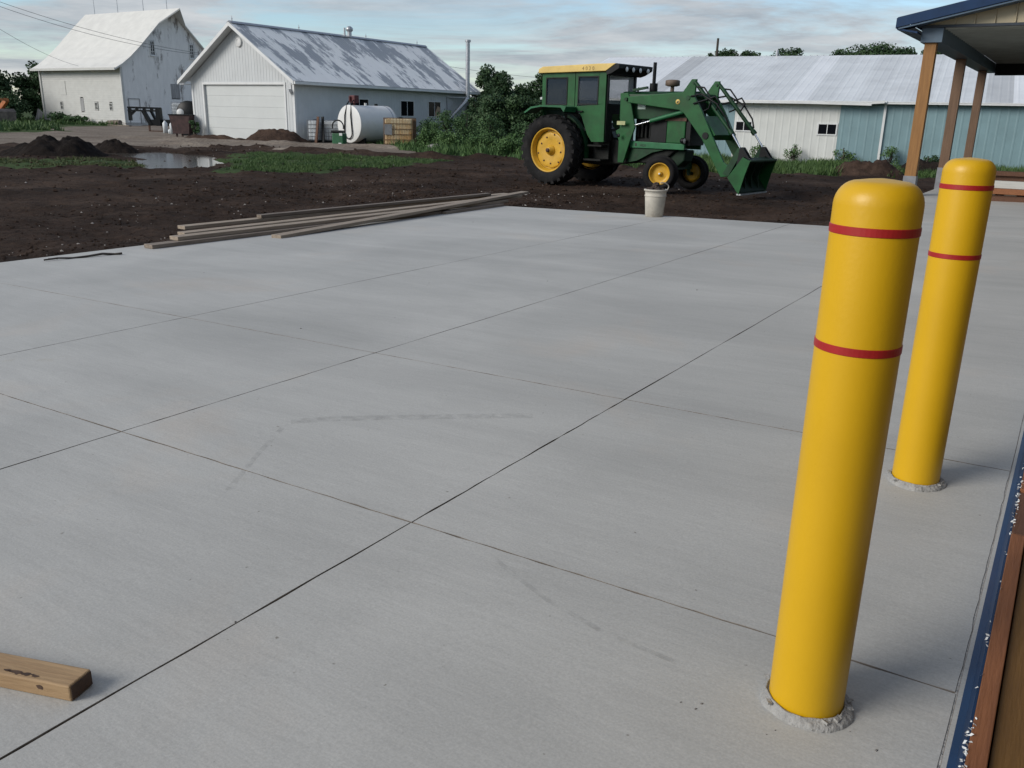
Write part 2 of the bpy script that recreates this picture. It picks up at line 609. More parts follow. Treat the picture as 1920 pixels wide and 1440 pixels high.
def ground_mat(name, cols, clod=1.0):
    # cols: list of (position, colour) over a wide noise
    m = bpy.data.materials.new(name)
    m.use_nodes = True
    t = m.node_tree
    L = t.links
    b = t.nodes['Principled BSDF']
    b.inputs['Roughness'].default_value = 0.92
    b.inputs['Specular IOR Level'].default_value = 0.08
    pos = t.nodes.new('ShaderNodeNewGeometry').outputs['Position']

    def noise(scale, detail=6, rough=0.65):
        n = t.nodes.new('ShaderNodeTexNoise')
        n.inputs['Scale'].default_value = scale
        n.inputs['Detail'].default_value = detail
        n.inputs['Roughness'].default_value = rough
        L.new(pos, n.inputs['Vector'])
        return n.outputs[0]
    r = t.nodes.new('ShaderNodeValToRGB')
    while len(r.color_ramp.elements) < len(cols):
        r.color_ramp.elements.new(0.5)
    for e, (p, c) in zip(r.color_ramp.elements, cols):
        e.position = p
        e.color = (*c, 1)
    L.new(noise(0.45, 9, 0.68), r.inputs[0])
    r2 = t.nodes.new('ShaderNodeValToRGB')
    r2.color_ramp.elements[0].position = 0.3
    r2.color_ramp.elements[1].position = 0.72
    r2.color_ramp.elements[0].color = (0.6, 0.6, 0.6, 1)
    r2.color_ramp.elements[1].color = (1.5, 1.45, 1.4, 1)
    L.new(noise(7, 8, 0.7), r2.inputs[0])
    mx_ = t.nodes.new('ShaderNodeMix')
    mx_.data_type = 'RGBA'
    mx_.blend_type = 'MULTIPLY'
    mx_.inputs[0].default_value = 1.0
    L.new(r.outputs[0], mx_.inputs[6])
    L.new(r2.outputs[0], mx_.inputs[7])
    L.new(mx_.outputs[2], b.inputs['Base Color'])
    bp = t.nodes.new('ShaderNodeBump')
    bp.inputs['Strength'].default_value = 0.9
    bp.inputs['Distance'].default_value = 0.05 * clod
    L.new(noise(9, 8, 0.7), bp.inputs['Height'])
    L.new(bp.outputs[0], b.inputs['Normal'])
    return m


M_dirt = ground_mat('brown_topsoil', [(0.30, (0.020, 0.0140, 0.0108)), (0.48, (0.036, 0.0238, 0.0178)), (0.62, (0.057, 0.039, 0.0295)), (0.74, (0.088, 0.064, 0.050))])
M_gravel = ground_mat('pale_gravel', [(0.3, (0.12, 0.098, 0.080)), (0.5, (0.185, 0.157, 0.13)), (0.7, (0.25, 0.22, 0.185))], 0.4)
M_turf = ground_mat('grassy_soil', [(0.3, (0.030, 0.048, 0.020)), (0.55, (0.048, 0.078, 0.028)), (0.72, (0.07, 0.065, 0.038))], 0.6)
M_field = ground_mat('far_field', [(0.3, (0.03, 0.055, 0.02)), (0.7, (0.06, 0.09, 0.035))], 0.6)
M_pile = ground_mat('black_topsoil_heap', [(0.3, (0.009, 0.0075, 0.007)), (0.55, (0.018, 0.014, 0.012)), (0.72, (0.032, 0.025, 0.021))])
M_pilebr = ground_mat('brown_soil_heap', [(0.3, (0.030, 0.020, 0.016)), (0.7, (0.075, 0.050, 0.038))])
M_water = glass_mat('muddy_water', (0.075, 0.068, 0.058), 0.10, spec=.4)

# ------------------------------------------------------------------ GROUND
SLAB_X0, SLAB_Y1 = -7.90, 11.30
P_X0, P_Y1 = -2.50, 20.3
GRAVEL = [(-51.0, 25.2), (-57.0, 29.4), (-68.4, 39.4), (-75.2, 48.8), (-75, 75), (-51.7, 75), (-44.6, 50), (-44.6, 33.9), (-38.5, 33.6), (-36.5, 38), (-31.4, 37.0),
          (-26.2, 33.2), (-22.3, 30.3), (-21.1, 28.7), (-25.7, 26.8), (-31.7, 26.1), (-32.8, 23.4), (-35.7, 23.9), (-36.4, 22.0), (-39.7, 17.5)]
G_FAR = [(-140, 10), (-140, 110), (-89, 110), (-89, 50.5), (-75.3, 50.2), (-69, 41), (-66.4, 37.4), (-55.6, 33.4), (-53.8, 27.7), (-56, 20)]
G_1 = [(-30.1, 12.4), (-27.5, 15.0), (-26.3, 16.8), (-24.2, 17.2), (-22.4, 15.9), (-23.4, 14.1), (-24.2, 11.0)]
G_2 = [(-24.0, 19.6), (-27.7, 24.3), (-25.1, 24.7), (-21.7, 25.6), (-19.2, 25.9), (-17.6, 20.6), (-18.0, 17.1), (-19.3, 16.2)]
G_3 = [(-24.9, 30.6), (-35.9, 38.5), (-36.0, 60), (-57.1, 90.4), (-13, 60), (-14.0, 27.0), (-20.4, 27.9)]
G_4 = [(-15.0, 34.8), (-11.9, 40.2), (-4.4, 40.1), (12, 40), (12, 31), (-3.7, 30.8), (-8.5, 28.4), (-10.5, 27.0)]
PUD = [(-30.7, 19.9), (-29.7, 21.4), (-27.8, 21.4), (-24.6, 19.4), (-22.6, 18.2), (-21.8, 16.2), (-22.6, 15.9), (-25.0, 17.2), (-26.4, 18.1), (-28.8, 18.6)]


def zone_of(x, y):
    jx = x + 1.4 * fbm(x * 0.35, y * 0.35, 3) + 0.5 * fbm(x * 1.3, y * 1.3, 5)
    jy = y + 1.4 * fbm(x * 0.35, y * 0.35, 9) + 0.5 * fbm(x * 1.3, y * 1.3, 15)
    z = np.zeros(x.shape, int)
    z[inpoly(jx, jy, GRAVEL)] = 1
    g = inpoly(jx, jy, G_FAR) | inpoly(jx, jy, G_1) | inpoly(jx, jy, G_2) | inpoly(jx, jy, G_3) | inpoly(jx, jy, G_4)
    z[g] = 2
    far = (np.abs(x + 20) > 75) | (y > 62) | (y < -25)
    z[far & (z == 0)] = 2
    return z


def poly_dist(x, y, poly):
    d = np.full(x.shape, 1e9)
    n = len(poly)
    for i in range(n):
        ax, ay = poly[i]
        bx, by = poly[(i + 1) % n]
        t = np.clip(((x - ax) * (bx - ax) + (y - ay) * (by - ay)) / ((bx - ax) ** 2 + (by - ay) ** 2), 0, 1)
        d = np.minimum(d, np.hypot(x - ax - t * (bx - ax), y - ay - t * (by - ay)))
    return d


def ground_z(x, y):
    x = np.asarray(x, float)
    y = np.asarray(y, float)
    # distance outside the two slabs
    def rd(x0, x1, y0, y1):
        dx = np.maximum(np.maximum(x0 - x, x - x1), 0)
        dy = np.maximum(np.maximum(y0 - y, y - y1), 0)
        return np.hypot(dx, dy)
    d = np.minimum(rd(SLAB_X0, 8, -40, SLAB_Y1), rd(P_X0, 8, 0, P_Y1))
    t = np.clip((d - 0.05) / 2.4, 0, 1)
    t = t * t * (3 - 2 * t)
    sz = slab_z(np.clip(x, -8, 8))
    z = (sz - 0.075) * (1 - t) + (-0.42) * t
    n = 0.085 * fbm(x * 0.5, y * 0.5, 21) + 0.11 * fbm(x * 0.16, y * 1.1, 71, 5) + 0.085 * fbm(x * 1.7, y * 1.7, 31, 4) * np.clip(0.25 + d, 0.25, 1)
    zn = zone_of(x, y)
    amp = np.where(zn == 0, 1.0, np.where(zn == 1, 0.25, 0.5))
    near_t = np.exp(-(((x + 9.5) / 3.4) ** 2 + ((y - 19.5) / 2.5) ** 2) ** 2)
    z = z + n * amp * np.clip(d / 0.15, 0, 1) * (1 - 0.75 * near_t)
    # soil ridges thrown up along the track
    rid = np.exp(-((y - (26.6 + 0.06 * (x + 25))) / 0.35) ** 2) * (x < -20) * (x > -36) * (0.13 + 0.2 * np.clip(fbm(x * 0.9, y * 0.2, 44), 0, 1))
    rid += np.exp(-((y - (33.0 + 0.25 * (x + 26) + 0.4 * np.sin(x))) / 0.45) ** 2) * (x < -21) * (x > -44) * (0.14 + 0.2 * np.clip(fbm(x, y * 0.3, 47), 0, 1))
    rid += np.exp(-((y - (27.6 - 0.12 * (x + 18))) / 0.4) ** 2) * (x > -22) * (x < -13) * (0.12 + 0.2 * np.clip(fbm(x, y * 0.3, 49), 0, 1))
    z = z + rid
    # tyre ruts left by the tractor
    for yc in (18.95, 20.75):
        yy = y - yc - 0.10 * np.sin(x * .5) - .02 * (x + 11) ** 2 * (x < -11) * .6
        lug = 1 + .5 * np.sign(np.sin((x + np.abs(yy) * .8) * 18))
        z = z - 0.045 * lug * np.exp(-(yy / .20) ** 4) * (x < -11.5) * (x > -19) + .05 * np.exp(-((np.abs(yy) - .34) / .09) ** 2) * (x < -11.5) * (x > -19)
    pd = poly_dist(x, y, PUD)
    ins = inpoly(x, y, PUD)
    sd_ = np.where(ins, -pd, pd) + 1.0 * fbm(x * 0.8, y * 0.8, 61) + 0.7 * fbm(x * 2.6, y * 2.6, 66)
    z = z - 0.20 / (1 + np.exp(np.clip(sd_ * 4, -30, 30)))
    return z


def axis(parts):
    a = []
    for lo, hi, st in parts:
        n = max(1, int(round((hi - lo) / st)))
        a += list(np.linspace(lo, hi, n, endpoint=False))
    a.append(parts[-1][1])
    return np.array(a)


gx = axis([(-1500, -300, 300), (-300, -100, 40), (-100, -46, 2.0), (-46, -14, 0.24), (-14, -7.4, 0.09), (-7.4, 2, 0.2), (2, 30, 3), (30, 200, 30), (200, 1500, 300)])
gy = axis([(-1500, -200, 300), (-200, -20, 30), (-20, 1, 2), (1, 16, 0.10), (16, 36, 0.20), (36, 62, 0.8), (62, 120, 6), (120, 300, 40), (300, 1800, 300)])
GX, GY = np.meshgrid(gx, gy)
GZ = ground_z(GX, GY)
V = np.stack([GX, GY, GZ], -1).reshape(-1, 3)
ny, nx = GX.shape
I = np.arange(nx * ny).reshape(ny, nx)
Fq = np.stack([I[:-1, :-1], I[:-1, 1:], I[1:, 1:], I[1:, :-1]], -1).reshape(-1, 4)
cxm = V[Fq].mean(1)
zn = zone_of(cxm[:, 0], cxm[:, 1])
for k, (nm, mm) in enumerate((('dirt_ground', M_dirt), ('gravel_yard', M_gravel), ('grassy_ground', M_turf))):
    q = Fq[zn == k]
    u, inv = np.unique(q, return_inverse=True)
    tag(np_obj(nm, V[u], inv.reshape(-1, 4), mm, smooth=True), kind='structure')

# puddle
pv = [(x, y) for x, y in PUD]
pc = np.mean(pv, 0)
ring = [(pc[0] + (x - pc[0]) * 1.15, pc[1] + (y - pc[1]) * 1.3, -0.468) for x, y in PUD]
mb = MB()
mb.add(ring, [tuple(range(len(ring) - 1, -1, -1))])
tag(mb.build('puddle', M_water), kind='structure')

# ------------------------------------------------------------------ CONCRETE SLABS
def slab_piece(name, x0, x1, y0, y1, parent, jag=0.003, thick=0.12, m=None):
    def edge(a, b, n):
        return [a + (b - a) * i / n for i in range(n)]
    n = 26
    pts = []
    for x in edge(x0, x1, n):
        pts.append((x, y0 + random.uniform(-jag, jag)))
    for y in edge(y0, y1, n):
        pts.append((x1 + random.uniform(-jag, jag), y))
    for x in edge(x1, x0, n):
        pts.append((x, y1 + random.uniform(-jag, jag)))
    for y in edge(y1, y0, n):
        pts.append((x0 + random.uniform(-jag, jag), y))
    mb = MB()
    k = len(pts)
    c = 0.0012
    cxx, cyy = (x0 + x1) / 2, (y0 + y1) / 2
    top = [(x - c * (1 if x > cxx else -1) * (abs(x - cxx) > (x1 - x0) / 2 - 0.02), y - c * (1 if y > cyy else -1) * (abs(y - cyy) > (y1 - y0) / 2 - 0.02), slab_z(x)) for x, y in pts]
    mid = [(x, y, slab_z(x) - 0.0012) for x, y in pts]
    bot = [(x, y, slab_z(x) - thick) for x, y in pts]
    mb.add(top, [tuple(range(k))])
    mb.add(top + mid, [(i, k + i, k + (i + 1) % k, (i + 1) % k) for i in range(k)])   # small eased arris
    mb.add(mid + bot, [(i, k + i, k + (i + 1) % k, (i + 1) % k) for i in range(k)])
    o = mb.build(name, m or M_conc, parent)
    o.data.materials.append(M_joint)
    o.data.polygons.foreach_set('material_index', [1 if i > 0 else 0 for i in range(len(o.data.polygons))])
    return o


slab = empty('concrete_slab', (0, 0, 0))
tag(slab, kind='structure')
xs = [SLAB_X0, -4.63, -3.03, -1.546, -0.028]
ys = [-1.6, 1.862, 3.365, SLAB_Y1]
G = 0.0019
for i in range(4):
    for j in range(3):
        slab_piece('slab_panel', xs[i] + G, xs[i + 1] - (G if i < 3 else 0.0006), ys[j] + (G if j else 0), ys[j + 1] - G, slab, 0.0021)
slab_piece('slab_edge_strip', -0.0268, 0.9, -1.6, SLAB_Y1 - G, slab, 0.0004)
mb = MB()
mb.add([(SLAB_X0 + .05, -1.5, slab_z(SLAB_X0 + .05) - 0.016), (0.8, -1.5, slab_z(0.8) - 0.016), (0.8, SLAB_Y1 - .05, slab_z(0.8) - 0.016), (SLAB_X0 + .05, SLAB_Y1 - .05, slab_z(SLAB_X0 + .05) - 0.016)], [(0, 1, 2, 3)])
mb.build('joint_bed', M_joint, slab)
mb = MB()
mb.box((-0.0315, -1.5, slab_z(-.028) - .02), (-0.024, SLAB_Y1 - .05, slab_z(-.028) - .0012))
mb.build('joint_fill', M_collar, slab)
def scuff_mat():
    m = bpy.data.materials.new('concrete_scuff')
    m.use_nodes = True
    t = m.node_tree
    b = t.nodes['Principled BSDF']
    b.inputs['Base Color'].default_value = (0.20, 0.197, 0.193, 1)
    b.inputs['Roughness'].default_value = 0.8
    g = t.nodes.new('ShaderNodeNewGeometry')
    n = t.nodes.new('ShaderNodeTexNoise')
    n.inputs['Scale'].default_value = 26
    n.inputs['Detail'].default_value = 6
    t.links.new(g.outputs['Position'], n.inputs['Vector'])
    r = t.nodes.new('ShaderNodeMapRange')
    r.inputs['From Min'].default_value = 0.36
    r.inputs['From Max'].default_value = 0.75
    r.inputs['To Max'].default_value = 0.20
    t.links.new(n.outputs[0], r.inputs[0])
    t.links.new(r.outputs[0], b.inputs['Alpha'])
    return m


M_scuff = scuff_mat()
for pts, w in ((((-2.21, 1.71), (-2.38, 1.98), (-2.54, 2.26)), .022), (((-2.56, 2.32), (-2.42, 2.46), (-2.13, 2.68), (-1.77, 2.94)), .06), (((-1.22, 1.82), (-1.12, 1.77), (-.96, 1.70), (-.78, 1.65), (-.67, 1.64), (-.58, 1.63)), .016)):
    sm_ = MB()
    P_ = [Vector((x, y, slab_z(x) + .0012)) for x, y in pts]
    for a, b in zip(P_[:-1], P_[1:]):
        nrm = Vector((-(b - a).y, (b - a).x, 0)).normalized() * w / 2
        sm_.add([a - nrm, b - nrm, b + nrm, a + nrm], [(0, 1, 2, 3)])
    sm_.build('scuff_mark', M_scuff, slab)
pslab = empty('porch_slab', (0, 0, 0))
tag(pslab, kind='structure')
for a, b in ((SLAB_Y1 + G, 15.9), (15.9 + 2 * G, P_Y1)):
    slab_piece('slab_panel', P_X0, 6.0, a, b, pslab, 0.004, 0.3)

# ------------------------------------------------------------------ BOLLARDS
def bollard(x, y, seed, label):
    rnd = random.Random(seed)
    z = slab_z(x)
    t = empty('bollard', (x, y, z), 0, label, 'bollard', 'yellow bollards along the building')
    r = 0.0755
    H = 1.087
    prof = [(r, -0.02), (r, 0.3), (r, 0.7), (r, H - 0.046)]
    for k in range(1, 9):
        a = PI / 2 * k / 8
        prof.append((r - 0.036 + 0.036 * math.cos(a), H - 0.046 + 0.042 * math.sin(a)))
    prof.append((r * 0.3, H - 0.0015))
    prof.append((0.006, H))
    mb = MB()
    mb.lathe(prof, 56)
    mb.disc(0.006, H, 56)
    mb.build('sleeve', M_yellow, t)
    for z0 in (0.779, 0.9915):
        sb = MB()
        sb.lathe([(r + 0.0002, z0), (r + 0.0014, z0 + 0.001), (r + 0.0014, z0 + 0.0145), (r + 0.0002, z0 + 0.0155)], 56, smooth=False)
        sb.build('tape_stripe', M_red, t)
    cm = MB()
    ph = [rnd.uniform(0, 6.28) for _ in range(6)]

    def wob(a, tt):
        return 1 + 0.05 * math.sin(a + ph[0]) + 0.03 * math.sin(3 * a + ph[1]) + 0.012 * math.sin(8 * a + ph[2]) + 0.006 * math.sin(17 * a + ph[3])
    def wobi(a, tt):
        return 1 + 0.018 * math.sin(5 * a + ph[4]) + 0.012 * math.sin(13 * a + ph[5])
    cm.lathe([(r * 1.27, -0.004), (r * 1.255, 0.004), (r * 1.20, 0.010), (r * 1.10, 0.0145), (r * 1.0, 0.016)], 72, wob=wob)
    n0 = len(cm.v)
    cm.lathe([(r * 1.12, 0.010), (r * 1.09, 0.0185), (r * 1.045, 0.019), (r * 1.02, 0.012)], 72, wob=wobi)
    for k in range(7):
        a = rnd.uniform(0, 6.28)
        rr = r * rnd.uniform(1.06, 1.2)
        s_ = rnd.uniform(0.003, 0.006)
        M = Matrix.Translation((rr * math.cos(a), rr * math.sin(a), 0.016)) @ Matrix.Rotation(rnd.uniform(0, 3), 4, 'Z') @ Matrix.Rotation(rnd.uniform(-.5, .5), 4, 'X')
        cm.box((-s_ * 1.6, -s_, -s_ * .5), (s_ * 1.6, s_, s_ * .5), M)
    cm.build('mortar_collar', M_collar, t)
    return t


bollard(-0.2955, 1.652, 3, 'nearest yellow bollard with two red stripes and a crumbling mortar collar')
bollard(-0.300, 3.080, 8, 'farther yellow bollard, second along the wall, behind the nearest one')

# ------------------------------------------------------------------ PANEL SHEETS
def sheet(name, o, U, Vv, N, u0, u1, vlo, vhi, ribs, rib_w, rib_h, m, parent, openings=(), breaks=()):
    """one steel sheet; ribs: centres along u; vlo/vhi functions of u; openings: (u0,u1,v0,v1)"""
    o = Vector(o)
    U = Vector(U)
    Vv = Vector(Vv)
    N = Vector(N)
    pts = {u0: 0.0, u1: 0.0}
    for c in ribs:
        for du, h in ((-rib_w, 0), (-rib_w * .5, rib_h), (rib_w * .5, rib_h), (rib_w, 0)):
            if u0 < c + du < u1:
                pts[c + du] = h
    ks = sorted(pts)

    def off(u):
        for a, b in zip(ks[:-1], ks[1:]):
            if a <= u <= b:
                return pts[a] + (pts[b] - pts[a]) * (u - a) / (b - a)
        return 0
    us = set(ks)
    for q in openings:
        for e in q[:2]:
            if u0 < e < u1:
                us.add(e)
    for e in breaks:
        if u0 < e < u1:
            us.add(e)
    us = sorted(us)
    mb = MB()

    def P(u, v):
        return o + U * u + Vv * v + N * off(u)
    for a, b in zip(us[:-1], us[1:]):
        c = (a + b) / 2
        segs = [(vlo, vhi)]
        for q in openings:
            if q[0] < c < q[1]:
                segs = [(vlo, lambda u, q=q: q[2]), (lambda u, q=q: q[3], vhi)]
        for lo, hi in segs:
            if hi(c) - lo(c) < 0.01:
                continue
            mb.add([P(a, lo(a)), P(b, lo(b)), P(b, hi(b)), P(a, hi(a))], [(0, 1, 2, 3)])
    if mb.f:
        return mb.build(name, m, parent)


def paneled(name, o, U, Vv, N, length, vlo, vhi, pw, nrib, rib_w, rib_h, m, parent, openings=(), breaks=()):
    n = int(math.ceil(length / pw))
    for i in range(n):
        a = i * pw
        b = min(length, a + pw)
        if b - a < 0.05:
            continue
        ribs = [a + pw * (k + 0.5) / nrib for k in range(nrib)]
        mm = m(i, (a + b) / 2) if callable(m) and not isinstance(m, bpy.types.Material) else m
        sheet(name, Vector(o) + Vector(N) * (0.0008 * (i % 2)), U, Vv, N, a, b, vlo, vhi, ribs, rib_w, rib_h, mm, parent, openings, breaks)


def window(parent, o, U, N, w, h, nx=2, ny=1, frame=0.06, name='window', mf=None, mg=None, depth=0.05, sill=False):
    """o = lower left outer corner; frame mesh with pane children"""
    mf = mf or M_white
    mg = mg or M_dark
    o = Vector(o)
    U = Vector(U)
    N = Vector(N)
    Z = Vector((0, 0, 1))
    M = Matrix(((U.x, N.x, 0, o.x), (U.y, N.y, 0, o.y), (U.z, N.z, 1, o.z), (0, 0, 0, 1)))
    mb = MB()
    mb.box((0, -.03, 0), (w, depth, frame), M)
    mb.box((0, -.03, h - frame), (w, depth, h), M)
    mb.box((0, -.03, frame), (frame, depth, h - frame), M)
    mb.box((w - frame, -.03, frame), (w, depth, h - frame), M)
    bw = (w - 2 * frame)
    bh = (h - 2 * frame)
    mw = frame * 0.55
    for i in range(1, nx):
        x = frame + bw * i / nx
        mb.box((x - mw / 2, -.03, frame), (x + mw / 2, depth * .8, h - frame), M)
    for j in range(1, ny):
        z = frame + bh * j / ny
        mb.box((frame, -.03, z - mw / 2), (w - frame, depth * .72, z + mw / 2), M)
    if sill:
        mb.box((-.06, -.03, -.05), (w + .06, depth + .05, -.002), M)
    f = mb.build(name, mf, parent)
    for i in range(nx):
        for j in range(ny):
            g = MB()
            g.box((frame + bw * i / nx + mw * .4, -.02, frame + bh * j / ny + mw * .4), (frame + bw * (i + 1) / nx - mw * .4, 0.008, frame + bh * (j + 1) / ny - mw * .4), M)
            g.build('pane', mg, f)
    return f


# ------------------------------------------------------------------ BARN
def peel_mat(name, base, wood, thr, scale=0.9, st=(1, 1, 0.35)):
    return mat(name, base, 0.75, var=0.05, scale=2, dirt=wood, dirt_scale=scale, dirt_thr=thr, stretch=st)


M_barnw = peel_mat('white_barn_paint', (0.53, 0.53, 0.505), (0.45, 0.44, 0.41), (0.58, 0.85), 0.9, (1, 1, 1.6))
M_barng = peel_mat('peeling_white_barn_paint', (0.78, 0.775, 0.755), (0.26, 0.24, 0.225), (0.545, 0.62), 0.55, (1, 1.7, 0.5))
M_barnroof = mat('white_painted_shingles', (0.66, 0.65, 0.61), 0.8, var=0.05, scale=1.2, bump=0.3, bscale=9, dirt=(0.58, 0.57, 0.54), dirt_scale=0.35, dirt_thr=(0.55, 0.8))
M_greydoor = mat('weathered_grey_door_wood', (0.30, 0.30, 0.30), 0.85, var=0.3, scale=2, stretch=(6, 6, 0.6))

BX0, BX1, BY0, BY1 = -88.5, -75.3, 50.35, 61.85
ZG = -0.42
RIDGE_Y, RIDGE_Z = 56.1, 10.15
barn = empty('barn', ((BX0 + BX1) / 2, (BY0 + BY1) / 2, ZG), 0, 'tall old white barn with steep flared white roof and peeling gable end', 'barn')
bo = Vector(barn.location)
EAVE_Z = 4.5
rp = [(BY0 - 0.75, 4.55), (BY0 + 0.05, 5.0), (51.3, 5.65), (52.4, 6.62), (54.65, 8.82), (RIDGE_Y, RIDGE_Z)]
rp_full = rp + [(2 * RIDGE_Y - y, z) for y, z in reversed(rp[:-1])]


def roof_z(y):
    for (a, za), (b, zb) in zip(rp_full[:-1], rp_full[1:]):
        if a <= y <= b:
            return za + (zb - za) * (y - a) / (b - a)
    return EAVE_Z


# clapboard walls: rows with a slight lap
def clapboard(axis_, fixed, a0, a1, z0, top, openings, m, name, outward):
    mb = MB()
    h = 0.2
    z = z0
    while z < (max(top(a0 + (a1 - a0) * k / 20) for k in range(21))):
        z1 = z + h
        # split row in u by roof limits and openings
        n = 60
        us = np.linspace(a0, a1, n + 1)
        ok = []
        for u, v in zip(us[:-1], us[1:]):
            c = (u + v) / 2
            good = top(c) >= z + h * .5
            for q in openings:
                if q[0] < c < q[1] and q[2] < z + h / 2 < q[3]:
                    good = False
            ok.append(good)
        i = 0
        while i < n:
            if ok[i]:
                j = i
                while j < n and ok[j]:
                    j += 1
                p, q_ = us[i], us[j]
                lap = 0.022

                def P(u, zz, o):
                    return (u - bo.x, fixed + outward * o - bo.y, zz - bo.z) if axis_ == 'X' else (fixed + outward * o - bo.x, u - bo.y, zz - bo.z)
                mb.add([P(p, z, lap), P(q_, z, lap), P(q_, z1, 0), P(p, z1, 0), P(p, z, 0), P(q_, z, 0)], [(0, 1, 2, 3), (4, 5, 1, 0)])
                i = j
            else:
                i += 1
        z = z1
    return mb.build(name, m, barn)


front_w = [(-85.62, -85.12, 0.82, 1.6), (-79.85, -79.35, 0.85, 1.6), (-77.55, -77.05, 0.85, 1.55)]
gable_w = [(53.6, 54.15, 5.85, 7.2), (57.95, 58.5, 5.85, 7.2)]
clapboard('X', BY0, BX0, BX1, ZG + 0.25, lambda u: EAVE_Z + 0.35, front_w + [(-82.15, -81.6, 0.7, 1.95)], M_barnw, 'front_wall', -1)
clapboard('Y', BX1, BY0, BY1, ZG + 0.25, lambda u: roof_z(u) - 0.12, gable_w + [(55.5, 56.5, -1, 3.4)], M_barng, 'gable_wall', 1)
clapboard('X', BY1, BX0, BX1, ZG + 0.25, lambda u: EAVE_Z + 0.35, [], M_barnw, 'rear_wall', 1)
clapboard('Y', BX0, BY0, BY1, ZG + 0.25, lambda u: roof_z(u) - 0.12, [], M_barng, 'gable_wall', -1)
mb = MB()
mb.box((BX0 - .03 - bo.x, BY0 - .03 - bo.y, -0.3), (BX1 + .03 - bo.x, BY1 + .03 - bo.y, 0.26))
mb.build('foundation', mat('barn_foundation', (0.42, 0.41, 0.39), 0.9, var=0.2, scale=2), barn)
for (x, y) in ((BX0, BY0), (BX1, BY0), (BX1, BY1), (BX0, BY1)):
    mb = MB()
    mb.box((x - .11 - bo.x, y - .11 - bo.y, 0.2), (x + .11 - bo.x, y + .11 - bo.y, EAVE_Z - bo.z + 0.2))
    mb.build('corner_board', M_barnw, barn)
# roof with a hay hood that runs out at the ridge
def barn_roof():
    xr = BX0 - 0.35
    th = 0.14
    cols = []
    for y, z in rp_full:
        k = np.clip((z - 8.82) / (RIDGE_Z - 8.82), 0, 1)
        cols.append((y, z, BX1 + 0.35 + 1.25 * k))
    mb = MB()
    n = len(cols)
    vt = []
    for y, z, x in cols:
        vt += [(xr - bo.x, y - bo.y, z - bo.z), (x - bo.x, y - bo.y, z - bo.z)]
    vb = [(a, b, c - th) for a, b, c in vt]
    fs = []
    for i in range(n - 1):
        fs.append((2 * i, 2 * i + 1, 2 * i + 3, 2 * i + 2))
    m_ = len(vt)
    for i in range(n - 1):
        fs.append((m_ + 2 * i + 2, m_ + 2 * i + 3, m_ + 2 * i + 1, m_ + 2 * i))
        fs.append((2 * i + 1, m_ + 2 * i + 1, m_ + 2 * i + 3, 2 * i + 3))
        fs.append((2 * i + 2, m_ + 2 * i + 2, m_ + 2 * i, 2 * i))
    fs.append((0, m_, m_ + 1, 1))
    fs.append((2 * n - 1, m_ + 2 * n - 1, m_ + 2 * n - 2, 2 * n - 2))
    mb.add(vt + vb, fs)
    r = mb.build('roof', M_barnroof, barn)
    for i, x in enumerate((-87.2, -83.3, -79.2, -75.6)):
        rod = MB()
        rod.tube([(x - bo.x, RIDGE_Y - bo.y, RIDGE_Z - bo.z - .05), (x - bo.x, RIDGE_Y - bo.y, RIDGE_Z - bo.z + 1.5)], [0.035, 0.02], 6)
        rod.build('lightning_rod', M_galv, r)
    e = MB()
    e.box((xr - bo.x, BY0 - .82 - bo.y, 4.38 - bo.z), (BX1 + .35 - bo.x, BY0 - .752 - bo.y, 4.60 - bo.z))
    e.build('eave_board', M_barnw, r)


barn_roof()
for q in front_w:
    window(barn, (q[0] - bo.x, BY0 - bo.y, q[2] - bo.z), (1, 0, 0), (0, -1, 0), q[1] - q[0], q[3] - q[2], 2, 2, 0.07, mf=M_barnw, depth=.05)
for q in gable_w:
    window(barn, (BX1 - bo.x, q[0] - bo.y, q[2] - bo.z), (0, 1, 0), (1, 0, 0), q[1] - q[0], q[3] - q[2], 2, 4, 0.085, mf=M_white, sill=True, depth=.09)
mb = MB()
mb.box((-82.15 - bo.x, BY0 - .035 - bo.y, 0.7 - bo.z), (-81.6 - bo.x, BY0 + .02 - bo.y, 1.95 - bo.z))
mb.build('boarded_door', M_greydoor, barn)
mb = MB()
for k in range(5):
    mb.box((BX1 - .02 - bo.x, 55.5 + .2 * k + .004 - bo.y, 0.02), (BX1 + .03 + .006 * (k % 2) - bo.x, 55.5 + .2 * k + .196 - bo.y, 2.45))
mb.build('weathered_door', M_barng, barn)
mb = MB()
for k in range(5):
    mb.box((BX1 + .005 - bo.x, 55.55 + .19 * k + .004 - bo.y, 2.52), (BX1 + .045 + .006 * (k % 2) - bo.x, 55.55 + .19 * k + .186 - bo.y, 3.86))
mb.build('hay_door', M_greydoor, barn)
mb = MB()
mb.box((-85.3 - bo.x, BY0 - .045 - bo.y, 2.2 - bo.z), (-84.35 - bo.x, BY0 - .025 - bo.y, 3.5 - bo.z))
mb.build('shut_loft_door', M_barnw, barn)
mb = MB()
for (a, b, c, d) in ((50.8, 52.0, 1.92, 1.98), (50.8, 50.86, -0.3, 1.92), (51.94, 52.0, -0.3, 1.92)):
    mb.box((BX1 + .02 - bo.x, a - bo.y, c - bo.z), (BX1 + .06 - bo.x, b - bo.y, d - bo.z))
mb.build('door_frame', M_greydoor, barn)

# ------------------------------------------------------------------ GARAGE
GX0, GX1, GY0, GY1 = -44.55, -36.15, 34.3, 50.3
gar = empty('garage', ((GX0 + GX1) / 2, GY0, ZG), 0, 'pale grey garage with white overhead door and patchy worn metal roof', 'garage')
go = Vector(gar.location)
GE = 2.93
GXM = (GX0 + GX1) / 2
GR = 5.60
gs = (GR - GE) / ((GX1 - GX0) / 2)


def gl(x, y, z):
    return (x - go.x, y - go.y, z - go.z)


